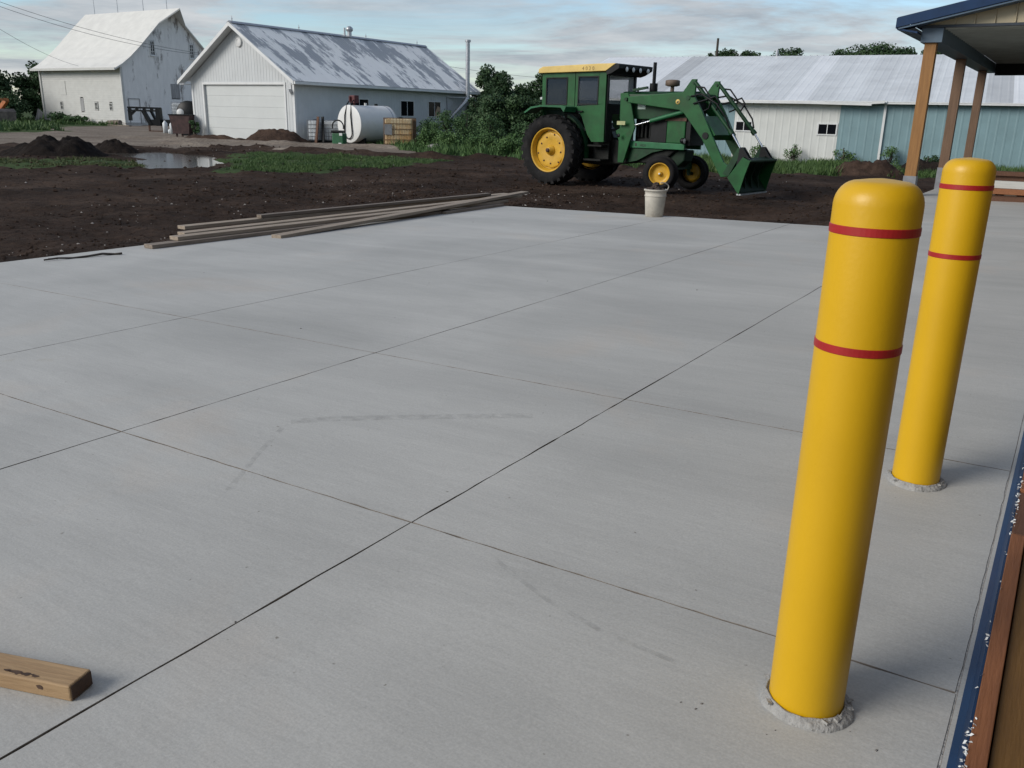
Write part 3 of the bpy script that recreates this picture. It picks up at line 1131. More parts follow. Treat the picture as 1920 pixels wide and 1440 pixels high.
DOOR = (1.05, 7.65, -0.2, 2.95)
LW = GX1 - GX0
mx_break = (LW / 2,)
paneled('siding_panel', gl(GX0, GY0, ZG), (1, 0, 0), (0, 0, 1), (0, -1, 0), LW, lambda u: 0.0, lambda u: GE - ZG + gs * (LW / 2 - abs(u - LW / 2)), 0.92, 4, 0.03, 0.011, M_greywall, gar, [DOOR], mx_break)
SIDEW = [(38.5, 40.15, 1.0, 1.98), (43.0, 44.35, 1.0, 1.98), (45.75, 47.1, 1.0, 2.0)]
paneled('siding_panel', gl(GX1, GY0, ZG), (0, 1, 0), (0, 0, 1), (1, 0, 0), GY1 - GY0, lambda u: 0.0, lambda u: GE - ZG, 0.92, 4, 0.03, 0.010, M_greywall, gar,
        [(a - GY0 + .02, b - GY0 - .02, c - ZG + .02, d - ZG - .02) for a, b, c, d in SIDEW])
mb = MB()
mb.box(gl(GX0, GY0 + .05, ZG), gl(GX0 + .05, GY1, GE))
mb.build('west_wall', M_greywall, gar)
mb = MB()
mb.prism([(GX0 - go.x, 0), (GX1 - go.x, 0), (GX1 - go.x, GE - ZG), (0, GR - ZG), (GX0 - go.x, GE - ZG)], GY1 - go.y - .05, GY1 - go.y)
mb.build('rear_wall', M_greywall, gar)
for q in SIDEW:
    window(gar, gl(GX1, q[0], q[2]), (0, 1, 0), (1, 0, 0), q[1] - q[0], q[3] - q[2], 2, 1, 0.055, depth=0.035)
# overhead door: four sections in a frame
d = MB()
d.box(gl(GX0 + DOOR[0] - .12, GY0 - .04, ZG), gl(GX0 + DOOR[0], GY0 + .12, ZG + DOOR[3] + .12))
d.box(gl(GX0 + DOOR[1], GY0 - .04, ZG), gl(GX0 + DOOR[1] + .12, GY0 + .12, ZG + DOOR[3] + .12))
d.box(gl(GX0 + DOOR[0], GY0 - .04, ZG + DOOR[3]), gl(GX0 + DOOR[1], GY0 + .12, ZG + DOOR[3] + .12))
df = d.build('door_frame', M_white, gar)
hsec = (DOOR[3]) / 5
M_door = mat('door_panel_paint', (0.55, 0.57, 0.56), 0.5, var=0.03, scale=1)
for k in range(5):
    s_ = MB()
    s_.box(gl(GX0 + DOOR[0] + .004, GY0 + .10, ZG + hsec * k + .003), gl(GX0 + DOOR[1] - .004, GY0 + .15, ZG + hsec * (k + 1) - .003))
    s_.build('door_section', M_door, df)
# corner trim, rake and eave fascia
for a, b in (((GX1 - .10, GY0 - .035), (GX1 + .035, GY0 + .10)), ((GX0 - .035, GY0 - .035), (GX0 + .10, GY0 + .10)), ((GX1 - .10, GY1 - .10), (GX1 + .035, GY1 + .035))):
    c_ = MB()
    c_.box(gl(*a, ZG), gl(*b, GE))
    c_.build('corner_trim', M_white, gar)
OH, OHG = 0.55, 0.55
sl = math.hypot(1, gs)
M_groof = None


def garage_roof_mat():
    m = mat('worn_white_roof_paint', (0.76, 0.76, 0.75), 0.55, var=0.04, scale=1, stretch=(0.4, 1.25, 0.4), space='POS', dirt=(0.30, 0.32, 0.345), dirt_scale=0.75, dirt_thr=(0.50, 0.545))
    return m


M_groof = garage_roof_mat()
slope_len = ((GX1 - GX0) / 2 + OH) * sl
for sgn in (1, -1):
    U = Vector((0, 1, 0))
    dn = Vector((sgn, 0, -gs)).normalized()
    Nn = Vector((sgn * gs, 0, 1)).normalized()
    if sgn < 0:
        U, o = Vector((0, -1, 0)), Vector(gl(GXM, GY1 + OHG, GR + .12))
    else:
        o = Vector(gl(GXM, GY0 - OHG, GR + .12))
    paneled('roof_panel', o, U, -dn, Nn, GY1 - GY0 + 2 * OHG, lambda u: -slope_len, lambda u: 0.0, 0.92, 4, 0.03, 0.010, M_groof, gar)
# rake boards front and rear, soffit
for y0, y1 in ((GY0 - OHG - .03, GY0 - OHG + .02), (GY1 + OHG - .02, GY1 + OHG + .03)):
    for sgn in (1, -1):
        rb = MB()
        xe = GXM + sgn * ((GX1 - GX0) / 2 + OH)
        ze = GR + .1 - gs * ((GX1 - GX0) / 2 + OH)
        prof = [(0, GR + .13 - go.z), (xe - go.x, ze + .03 - go.z), (xe - go.x, ze - .17 - go.z), (0, GR - .07 - go.z)]
        rb.prism(prof, y0 - go.y + .0015 * sgn, y1 - go.y + .0015 * sgn)
        rb.build('rake_board', M_white, gar)
sf = MB()
for sgn in (1, -1):
    xw = GXM + sgn * (GX1 - GX0) / 2
    xe = GXM + sgn * ((GX1 - GX0) / 2 + OH)
    ze = GR + .1 - gs * ((GX1 - GX0) / 2 + OH)
    xs_ = sorted((xw + sgn * .03, xe))
    sf.box(gl(xs_[0], GY0 - OHG + .02, ze - .16), gl(xs_[1], GY1 + OHG - .02, ze - .13))
    pr = [(0, GR + .02 - go.z), (xe - sgn * .02 - go.x, ze - .05 - go.z), (xe - sgn * .02 - go.x, ze - .08 - go.z), (0, GR - .01 - go.z)]
    sf.prism(pr, GY0 - OHG + .025 - go.y, GY0 - .05 - go.y)
sf.build('soffit', M_white, gar)
gu = MB()
xe = GX1 + OH
ze = GR + .1 - gs * ((GX1 - GX0) / 2 + OH)
gu.box(gl(xe + .003, GY0 - OHG, ze - .14), gl(xe + .12, GY1 + OHG, ze - .0))
gu.build('gutter', M_white, gar)
dp = MB()
dp.tube([gl(xe + .06, GY1 + OHG - .1, ze - .13), gl(xe + .06, GY1 + OHG - .1, ze - .32), gl(GX1 + .12, GY1 + .02, ze - .62), gl(GX1 + .12, GY1 + .02, ZG + .1)], 0.055, 8)
dp.build('downspout', M_white, gar)
rc = MB()
rc.prism([(-.18, GR + .075 - go.z), (0, GR + .20 - go.z), (.18, GR + .075 - go.z), (0, GR + .165 - go.z)], GY0 - OHG - .01 - go.y, GY1 + OHG + .01 - go.y)
rc.build('ridge_cap', M_galv, gar)
vt = MB()
vt.lathe([(0.0, -.06), (.2, -.06), (.26, -.03), (.26, 0.02)], 24, 'Y', gl(GXM + .12, GY0 - .01, 4.72))
vt.lathe([(0.17, -.075), (.2, -.085), (.23, -.06)], 24, 'Y', gl(GXM + .12, GY0 - .01, 4.72))
vt.build('round_vent', M_white, gar)
rv = MB()
rv.tube([gl(GXM, 43.2, GR + .1), gl(GXM, 43.2, GR + .42)], 0.13, 12)
rv.lathe([(.13, 0), (.22, .08), (.22, .22), (.1, .32), (0.01, .34)], 14, 'Z', gl(GXM, 43.2, GR + .42))
rv.tube([gl(GXM + .05, 42.7, GR + .12), gl(GXM + .05, 42.7, GR + .62)], 0.06, 8)
rv.build('roof_vent', M_galv, gar)
for y in (GY0 - .3, 38.9, 44.7, 49.9):
    rv = MB()
    rv.tube([gl(GXM, y, GR + .1), gl(GXM, y, GR + .45)], [0.03, 0.012], 6)
    rv.lathe([(0.0, -.06), (.05, 0), (0.0, .06)], 8, 'Z', gl(GXM, y, GR + .3))
    rv.build('lightning_rod', M_galv, gar)
wl = MB()
wl.box(gl(-36.42, GY0 - .06, 2.2), gl(-36.30, GY0, 2.62))
wl.prism([(-36.5 - go.x, 2.12 - go.z), (-36.22 - go.x, 2.12 - go.z), (-36.3 - go.x, 2.3 - go.z), (-36.42 - go.x, 2.3 - go.z)], GY0 - .26 - go.y, GY0 - .06 - go.y)
wl.build('wall_lamp', M_galv, gar)
ch = MB()
cxp = GX1 + OH + .32
ch.tube([gl(cxp, 48.9, 2.2), gl(cxp, 48.9, 5.75)], 0.135, 14)
ch.tube([gl(cxp, 48.9, 5.75), gl(cxp, 48.9, 5.88)], 0.19, 14)
for z in (2.9, 3.8, 4.6):
    ch.tube([gl(cxp, 48.9, z), gl(cxp, 48.9, z + .05)], 0.15, 14)
ch.tube([gl(cxp, 48.9, 2.28), gl(cxp - .02, 48.7, 2.05), gl(GX1 + .25, 47.7, 0.9), gl(GX1 + .2, 47.5, 0.5)], 0.13, 12)
chim = ch.build('chimney', M_galv, gar)
br = MB()
for a, b in (((GX1 + .04, 47.75, 2.3), (GX1 + .04, 47.75, -.3)), ((GX1 + .04, 47.75, 2.3), (cxp, 48.9, 2.3)), ((GX1 + .08, 47.75, .7), (cxp, 49.0, 2.15))):
    br.bar(gl(*a), gl(*b), 0.06, 0.06)
br.build('bracket', M_galv, chim)
wb = MB()
wb.prism([(45.75 + .72 - go.y, 1.02 - go.z), (47.02 - go.y, 1.02 - go.z), (47.02 - go.y, 1.62 - go.z), (46.75 - go.y, 1.70 - go.z), (46.5 - go.y, 1.3 - go.z)], GX1 + .012 - go.x, GX1 + .02 - go.x, 'X')
wb.build('cardboard', mat('tan_cardboard', (0.42, 0.30, 0.20), 0.8), gar)

# ------------------------------------------------------------------ SHED
SA = math.atan2(0.10, 0.995)
shed = empty('machine_shed', (-21.6, 36.45, -0.5), SA, 'long low machine shed with white and pale blue siding and a worn steel roof', 'shed')
SL = 34.0
SH = 2.06 + 0.5                      # eave height above the empty


def sx_of(worldx):
    return (worldx + 21.6) / math.cos(SA)


BL1, BL2 = sx_of(-12.9), sx_of(-8.68)
SW = [(sx_of(-12.85), sx_of(-12.12), 1.28, 1.72), (sx_of(-9.5), sx_of(-8.72), 1.22, 1.70)]
M_shedwhite = mat('stained_white_siding', (0.60, 0.61, 0.585), 0.5, var=0.05, scale=1.5, rnd=0.03, dirt=(0.44, 0.44, 0.41), dirt_scale=1.1, dirt_thr=(0.6, 0.85))
edges = [0, BL1, BL2, SL]
for a, b, m in ((0, BL1, M_bluewall), (BL1, BL2, M_shedwhite), (BL2, SL, M_bluewall)):
    ops = [(q[0] - a + .02, q[1] - a - .02, q[2] + .02, q[3] - .02) for q in SW]
    paneled('siding_panel', (a, 0, 0), (1, 0, 0), (0, 0, 1), (0, -1, 0), b - a - .004, lambda u: -0.2, lambda u: SH, 0.92, 3, 0.045, 0.006, m, shed, ops)
for q in SW:
    window(shed, (q[0], -.002, q[2]), (1, 0, 0), (0, -1, 0), q[1] - q[0], q[3] - q[2], 2, 1, 0.05, depth=0.035)
HALF = 8.2
RISE = 2.22
ss = RISE / HALF
OHS = 0.35
slen = math.hypot(HALF + OHS, ss * (HALF + OHS))
dn = Vector((0, -1, -ss)).normalized()
Nn = Vector((0, -ss, 1)).normalized()
M_shedroofdk = mat('dull_steel_roof', (0.50, 0.51, 0.51), 0.5, metal=0.1, var=0.08, scale=0.8, rnd=0.06)
M_shedrooflt = mat('bright_steel_roof', (0.75, 0.765, 0.77), 0.45, metal=0.1, var=0.05, scale=0.8, rnd=0.04)


def shed_roof_m(i, u):
    if u < 4.3:
        return M_shedrooflt
    if i in (5, 20, 23, 29):
        return M_shedroofdk
    if i in (21, 22, 12):
        return M_shedrooflt
    return M_shedroof


paneled('roof_panel', (-.3, HALF, SH + RISE + .06), (1, 0, 0), -dn, Nn, SL + .6, lambda u: -slen, lambda u: 0.0, 0.92, 3, 0.05, 0.006, shed_roof_m, shed)
dn2 = Vector((0, 1, -ss)).normalized()
N2 = Vector((0, ss, 1)).normalized()
paneled('roof_panel', (SL + .3, HALF, SH + RISE + .06), (-1, 0, 0), -dn2, N2, SL + .6, lambda u: -slen, lambda u: 0.0, 0.92, 3, 0.025, 0.022, M_shedroof, shed)
mb = MB()
mb.prism([(0, -.2), (2 * HALF, -.2), (2 * HALF, SH), (HALF, SH + RISE), (0, SH)], 0.0, 0.06, 'X')
mb.prism([(0, -.2), (2 * HALF, -.2), (2 * HALF, SH), (HALF, SH + RISE), (0, SH)], SL - .06, SL, 'X')
mb.box((.06, 2 * HALF - .06, -.2), (SL - .06, 2 * HALF, SH))
mb.build('end_wall', M_bluewall, shed)
# gutter: hung along the white stretch, its right end sagging
mb = MB()
xg0, xg1 = sx_of(-13.6), sx_of(-7.05)
n = 14
prev = None
for i in range(n):
    a, b = xg0 + (xg1 - xg0) * i / n, xg0 + (xg1 - xg0) * (i + 1) / n
    za = SH - .03 - 0.10 * max(0, (i / n - .55)) ** 1.0 + (0.06 if i == n - 1 else 0)
    zb = SH - .03 - 0.10 * max(0, ((i + 1) / n - .55)) + (0.10 if i == n - 1 else 0)
    mb.add([(a, -OHS - .11, za - .1), (b, -OHS - .11, zb - .1), (b, -OHS - .11, zb), (a, -OHS - .11, za), (a, -OHS, za - .1), (b, -OHS, zb - .1), (b, -OHS, zb), (a, -OHS, za)],
           [(0, 1, 2, 3), (4, 5, 1, 0), (7, 6, 5, 4)])
mb.build('gutter', M_white, shed)
mb = MB()
mb.box((-.3, -OHS + .012, SH - .10), (SL + .3, -OHS + .03, SH - .005))
mb.build('eave_trim', M_white, shed)
mb = MB()
xd = sx_of(-7.02)
mb.bar((xd, -.06, -.05), (xd, -.06, SH - .1), 0.09, 0.07, (0, 1, 0))
mb.bar((xd, -.06, SH - .1), (xd, -OHS - .04, SH - .02), 0.09, 0.07)
mb.build('downspout', M_white, shed)
mb = MB()
mb.tube([(8.6, HALF, SH + RISE), (8.6, HALF, SH + RISE + .35)], 0.07, 8)
mb.build('roof_vent', M_galv, shed)

# ------------------------------------------------------------------ POLE BUILDING (right)
pb = empty('pole_building', (0, 0, 0), 0, 'new post-frame building with dark blue trim, cream gable and timber porch posts at right', 'building')
# low wall foot next to the camera
mb = MB()
mb.prism([(-0.0160, 0.0), (-0.0160, 0.010), (-0.002, 0.02), (0.0108, 0.06), (0.0108, 0.115), (0.006, 0.115), (0.006, 0.0)], -1.6, 9.0, 'Y')
mb.build('base_trim', M_blue, pb)
ysb = [(-1.6, 1.36, M_treateddk, .118), (1.372, 2.52, M_treated, .120), (2.535, 2.86, M_treateddk, .116), (2.875, 6.4, M_treated, .121), (6.41, 9.0, M_treateddk, .118)]
for a, b, m, z in ysb:
    s_ = MB()
    s_.box((0.0112, a, 0.0), (0.0445, b, z))
    s_.build('sill_board', m, pb, 0.002)
for a, b, z in ((-1.6, 1.37, .095), (1.385, 4.9, .108), (4.92, 9.0, .10)):
    s_ = MB()
    s_.box((0.0475, a, 0.0), (0.19, b, z))
    s_.build('floor_board', M_yelwood, pb, 0.002)
wr = MB()
rnd = random.Random(5)
for k in range(170):
    y = rnd.choice([rnd.uniform(1.3, 1.62), rnd.uniform(1.3, 4.5), rnd.uniform(2.5, 3.0)])
    s_ = rnd.uniform(0.0007, 0.0026) if rnd.random() < .95 else rnd.uniform(.002, .0045)
    M = Matrix.Translation((0.0095 + rnd.uniform(-.005, .005), y, 0.118 + rnd.uniform(-.004, .006))) @ Matrix.Rotation(rnd.uniform(0, 3), 4, 'Z') @ Matrix.Rotation(rnd.uniform(-.9, .9), 4, 'X') @ Matrix.Rotation(rnd.uniform(-.9, .9), 4, 'Y')
    wr.add([M @ Vector(p) for p in ((-s_, -s_ * 2, 0), (s_ * .6, -s_, 0.002), (s_, s_ * 2, 0), (-s_ * .5, s_, -0.001))], [(0, 1, 2, 3)])
tag(wr.build('torn_house_wrap', mat('white_wrap_film', (0.6, 0.62, 0.62), 0.6), pb), kind='stuff')
# unseen wall and cap added at right to shade the bollards
paneled('unseen_shade_panel', (1.3, 17.2, 0.03), (0, -1, 0), (0, 0, 1), (-1, 0, 0), 18.8, lambda u: 0.0, lambda u: 4.1, 1.2, 1, 0.004, 0.002, M_shadewall, pb)
mb = MB()
mb.box((0.8, -1.8, 4.14), (4.5, 17.2, 4.28))
mb.build('unseen_wall_cap', M_blue, pb)
# porch: gable facing the yard, ridge running away
PY = 17.38
PEND = 27.4
EX = -3.17                      # eave edge
pit = 0.215
EZ = 2.92
RX = 1.2
BXL, BXR = -2.82, -2.42


def rz_at(x):
    return EZ + pit * (x - EX) if x < RX else EZ + pit * (RX - EX) - pit * (x - RX)


OHF = 0.32
pr = empty('porch_frame', (0, 0, 0))
COL.objects.unlink(pr)
bpy.data.objects.remove(pr)
rl = math.hypot(RX - EX, pit * (RX - EX))
dnl = Vector((-1, 0, -pit)).normalized()
paneled('roof_panel', (RX, PEND + .3, rz_at(RX) + .035), (0, -1, 0), -dnl, Vector((-pit, 0, 1)).normalized(), PEND + .3 - PY + OHF, lambda u: -rl, lambda u: 0, 0.92, 4, .022, .02, M_blue, pb)
dnr = Vector((1, 0, -pit)).normalized()
paneled('roof_panel', (RX, PY - OHF, rz_at(RX) + .035), (0, 1, 0), -dnr, Vector((pit, 0, 1)).normalized(), PEND + .3 - PY + OHF, lambda u: -rl, lambda u: 0, 0.92, 4, .022, .02, M_blue, pb)
# fascia at the gable (two stepped bands) and along the eave
mb = MB()
XR2 = 2 * RX - EX
mb.prism([(EX, EZ + .03), (RX, rz_at(RX) + .03), (XR2, EZ + .03), (XR2, EZ - .13), (RX, rz_at(RX) - .13), (EX, EZ - .13)], PY - OHF - .02, PY - OHF + .01)
mb.build('gable_fascia', M_blue, pb)
mb = MB()
mb.prism([(EX + .03, EZ - .132), (RX, rz_at(RX) - .132), (XR2 - .03, EZ - .132), (XR2 - .03, EZ - .16), (RX, rz_at(RX) - .16), (EX + .03, EZ - .16)], PY - OHF + .002, PY - .02)
mb.build('gable_soffit', mat('blue_grey_soffit_paint', (0.07, 0.12, 0.18), 0.5), pb)
mb = MB()
mb.box((EX - .02, PY - OHF + .012, EZ - .14), (EX + .005, PEND + .3, EZ + .025))
mb.build('eave_fascia', M_blue, pb)
mb = MB()
mb.prism([(EX + .006, EZ - .14), (BXL - .01, EZ - .20), (BXL - .01, EZ - .23), (EX + .006, EZ - .165)], PY - OHF + .02, PEND + .2)
mb.build('eave_soffit', M_blue, pb)
# cream gable panels
gz0 = EZ - .07 + .05


def gab_hi(u):
    x = -2.75 + u
    return rz_at(x) - .165 - 2.84


paneled('gable_panel', (-2.75, PY, 2.84), (1, 0, 0), (0, 0, 1), (0, -1, 0), 2 * (RX + 2.75), lambda u: 0.0, lambda u: max(0.0, gab_hi(u)), 0.30, 1, 0.016, 0.035, M_cream, pb, (), (RX + 2.75,))
mb = MB()
mb.box((-2.80, PY - .035, 2.795), (6.0, PY + .03, 2.838))
mb.box((-2.86, PY - .02, 2.80), (-2.752, PY + .03, 2.99))
mb.build('gable_trim', mat('dark_trim', (0.02, 0.03, 0.045), 0.5), pb)
# wrapped beam, ceiling
mb = MB()
mb.box((-2.80, PY - .03, 2.56), (-2.46, PEND, 2.79))
mb.build('wrapped_beam', mat('slate_blue_beam_wrap', (0.085, 0.13, 0.18), 0.5, var=0.1), pb)
paneled('ceiling_panel', (-2.455, PY + .03, 2.80), (0, 1, 0), (1, 0, 0), (0, 0, -1), PEND - PY, lambda u: 0, lambda u: 8.4, 0.92, 3, .03, .02, M_soffit, pb)
mb = MB()
mb.box((-2.45, PEND - .2, 2.5), (6.0, PEND, 2.79))
mb.build('rear_beam', M_black, pb)
for k, (py_, m) in enumerate(((17.5, M_post), (21.75, M_postdk), (26.2, M_postdk))):
    p_ = MB()
    p_.box((-2.735, py_ - .095, 0.28), (-2.545, py_ + .095, 2.56))
    po = p_.build('porch_post', m, pb, 0.004)
    s_ = MB()
    s_.box((-2.748, py_ - .108, -.5), (-2.532, py_ + .108, 0.30))
    s_.build('post_sleeve', mat('grey_post_sleeve', (0.22, 0.23, 0.25), 0.6) if k == 0 else bpy.data.materials['grey_post_sleeve'], po)

# ------------------------------------------------------------------ LOOSE BOARDS
def board(name, a, b, w, h, m, label, cat, group=None, z0=None, z1=None, mend=None, roll=0.0):
    """a,b: xy of the two ends (centre line); z: underside"""
    a = Vector((a[0], a[1], z0))
    b = Vector((b[0], b[1], z1))
    d = b - a
    L = d.length
    o = empty(name, a, 0, label, cat, group)
    x = d.normalized()
    y = Vector((0, 0, 1)).cross(x).normalized()
    z = x.cross(y)
    o.rotation_euler = (Matrix((x, y, z)).transposed() @ Matrix.Rotation(roll, 3, 'X')).to_euler()
    mb = MB()
    n = 8
    bow = random.uniform(-.006, .006)
    for i in range(n + 1):
        t = i / n
        xx = L * t
        yy = bow * 4 * t * (1 - t)
        vs = [(xx, yy - w / 2, 0), (xx, yy + w / 2, 0), (xx, yy + w / 2, h), (xx, yy - w / 2, h)]
        mb.add(vs, [])
    fs = []
    for i in range(n):
        for k in range(4):
            k2 = (k + 1) % 4
            fs.append((i * 4 + k, i * 4 + k2, i * 4 + 4 + k2, i * 4 + 4 + k))
    fs += [(3, 2, 1, 0), (n * 4, n * 4 + 1, n * 4 + 2, n * 4 + 3)]
    fs = [tuple(reversed(q)) for q in fs]
    mb.add([], [])
    mb.f += fs
    mb.sm += [False] * len(fs)
    bd = mb.build('plank', m, o, 0.0035)
    if mend:
        e = MB()
        e.box((L + .0005, -w / 2 + .003, .003), (L + .002, w / 2 - .003, h - .003))
        e.build('end_grain', mend, o)
    return o


GP = 'loose planks along the slab edge'
s7 = slab_z(-7.5)
board('loose_plank', (-7.63, 5.20), (-7.50, 10.0), .14, .038, M_plankdk, 'grey plank lying flat on the slab edge, nearest end of the plank pile', 'plank', GP, s7, s7)
board('loose_plank', (-7.70, 5.55), (-7.56, 11.5), .14, .038, M_plank, 'plank stacked on the grey plank, second from the bottom of the pile', 'plank', GP, s7 + .0385, s7 + .0385)
board('loose_plank', (-8.12, 5.95), (-7.62, 12.0), .14, .038, M_plank, 'pale long plank propped across the pile with its near end over the dirt', 'plank', GP, s7 + .005, s7 + .079)
board('loose_plank', (-8.38, 6.15), (-8.05, 12.3), .14, .038, M_plank, 'plank farthest from the slab, half hidden behind the pale long plank', 'plank', GP, s7 + .035, s7 + .06)
board('loose_plank', (-8.30, 7.2), (-8.0, 11.7), .09, .038, M_plankdk, 'short brown board on top of the plank over the dirt', 'plank', GP, s7 + .082, s7 + .10)
board('loose_plank', (-7.24, 6.50), (-7.66, 12.25), .14, .038, M_plank, 'plank lying askew on the concrete in front of the pile', 'plank', GP, s7 + .001, s7 + .118)
board('loose_plank', (-7.42, 9.7), (-7.48, 11.25), .14, .038, M_plankdk, 'reddish brown short board under the far end of the askew plank', 'plank', GP, s7 + .001, s7 + .001)

oc = board('lumber_offcut', (-2.75, 0.471), (-1.603, 0.825), .064, .038, M_fresh, 'fresh pine offcut with dark knots and a damp end toned dark for its shaded side at lower left', 'wood offcut', None, slab_z(-2.75) + .001, slab_z(-1.61) + .001, M_cutend)

kn = MB()
rk = random.Random(9)
OL = 1.2
for cx_, r_ in ((1.075, .015), (1.10, .011), (1.125, .010), (1.052, .008)):
    n_ = 11
    zc_ = rk.uniform(.010, .026)
    pts = [(cx_ + r_ * rk.uniform(.6, 1.2) * math.cos(2 * PI * i / n_), -.0328 - .0006, zc_ + r_ * .8 * rk.uniform(.6, 1.1) * math.sin(2 * PI * i / n_)) for i in range(n_)]
    pts = [(a, b, min(max(c, .003), .035)) for a, b, c in pts]
    kn.add(pts, [tuple(range(n_))])
    pts = [(cx_ - .02 + 1.5 * r_ * rk.uniform(.4, 1.1) * math.cos(2 * PI * i / n_), -.022 + r_ * .55 * rk.uniform(.5, 1.1) * math.sin(2 * PI * i / n_), .0386) for i in range(n_)]
    kn.add(pts, [tuple(range(n_))])
kn.build('knot', mat('dark_knot_wood', (0.055, 0.03, 0.018), 0.8, var=.5, scale=40), oc)
# twig on the slab
mb = MB()
tw = [(-7.648, 4.16), (-7.62, 4.27), (-7.60, 4.40), (-7.55, 4.52), (-7.545, 4.66), (-7.51, 4.76), (-7.47, 4.81)]
mb.tube([(x, y, slab_z(x) + .012 + .008 * math.sin(i * 2.1)) for i, (x, y) in enumerate(tw)], [.007, .008, .009, .01, .011, .012, .010], 6)
mb.tube([(-7.62, 4.27, slab_z(-7.6) + .012), (-7.70, 4.23, slab_z(-7.6) + .01)], [.006, .004], 5)
mb.tube([(-7.51, 4.76, slab_z(-7.5) + .012), (-7.45, 4.76, slab_z(-7.5) + .02)], [.006, .004], 5)
tag(mb.build('twig', M_bark), 'thin dark twig lying on the slab left of the plank pile', 'twig')

# ------------------------------------------------------------------ PAIL
px_, py_ = -4.86, 11.14
pail = empty('pail', (px_, py_, slab_z(px_)), 0, 'dirty white plastic pail heaped with soil at the far slab edge', 'pail')
mb = MB()
mb.lathe([(.115, 0), (.122, .004), (.142, .27), (.142, .272), (.149, .274), (.149, .288), (.143, .290), (.146, .345), (.160, .347), (.160, .366), (.152, .370), (.145, .366), (.142, .30), (.0, .30)], 36)
mb.build('tub', M_pail, pail)
mb = MB()
rp_ = random.Random(3)
for k in range(26):
    a = rp_.uniform(0, 6.28)
    r_ = rp_.uniform(0, .10)
    s_ = rp_.uniform(.025, .055)
    cx_, cy_ = r_ * math.cos(a), r_ * math.sin(a)
    cz_ = .34 + .09 * (1 - r_ / .12) * rp_.uniform(.3, 1)
    mb.lathe([(0.001, -s_ * .7), (s_ * .8, -s_ * .3), (s_, .1 * s_), (s_ * .6, .6 * s_), (.001, .75 * s_)], 8, 'Z', (cx_, cy_, cz_), False, lambda a, t: 1 + .25 * math.sin(3 * a + t * 90 + k))
mb.build('soil_heap', M_soilclod, pail)
mb = MB()
mb.tube([(.14 * math.cos(t), .02, .36 + .14 * math.sin(t) * .75) if False else (.10 + .05 * math.cos(t), .10 * math.cos(t) - .02, .40 + .06 * math.sin(t)) for t in np.linspace(-1.2, 1.9, 10)], .008, 6)
mb.build('handle', M_pail, pail)

# ------------------------------------------------------------------ LUMBER PILE under the porch
GL = 'lumber piled under the porch'
zb = slab_z(-1.2)
pal = empty('pallet', (-1.75, 17.0, zb), 0, 'low timber pallet carrying the lumber pile under the porch', 'pallet')
for k in range(3):
    s_ = MB()
    s_.box((0, k * .42, 0), (2.6, k * .42 + .08, .10))
    s_.build('bearer', M_treateddk, pal)
for k in range(8):
    s_ = MB()
    s_.box((.05 + k * .32, -.02, .102), (.23 + k * .32, .94, .122))
    s_.build('deck_board', M_plankdk, pal)
board('stacked_plank', (-1.9, 17.02), (0.9, 17.06), .19, .09, M_treated, 'tan timber lying on the pallet under the porch', 'plank', GL, zb + .124, zb + .124)
board('stacked_plank', (-1.7, 17.06), (-0.70, 17.10), .14, .12, M_whitewood, 'white painted board end in the lumber pile under the porch', 'plank', GL, zb + .218, zb + .218)
board('stacked_plank', (-2.0, 17.30), (1.1, 17.25), .24, .20, M_treateddk, 'thick brown timber behind the white board in the lumber pile', 'plank', GL, zb + .218, zb + .218)
board('stacked_plank', (-2.0, 17.20), (1.1, 17.28), .26, .07, M_treateddk, 'brown plank laid flat on top of the lumber pile', 'plank', GL, zb + .42, zb + .42)

# ------------------------------------------------------------------ TRACTOR
TH = math.atan2(-0.13, 0.991)
tr = empty('tractor', (-11.06, 19.88, -0.42), TH, 'green farm tractor with yellow wheels, cab and front loader parked on the dirt', 'tractor')


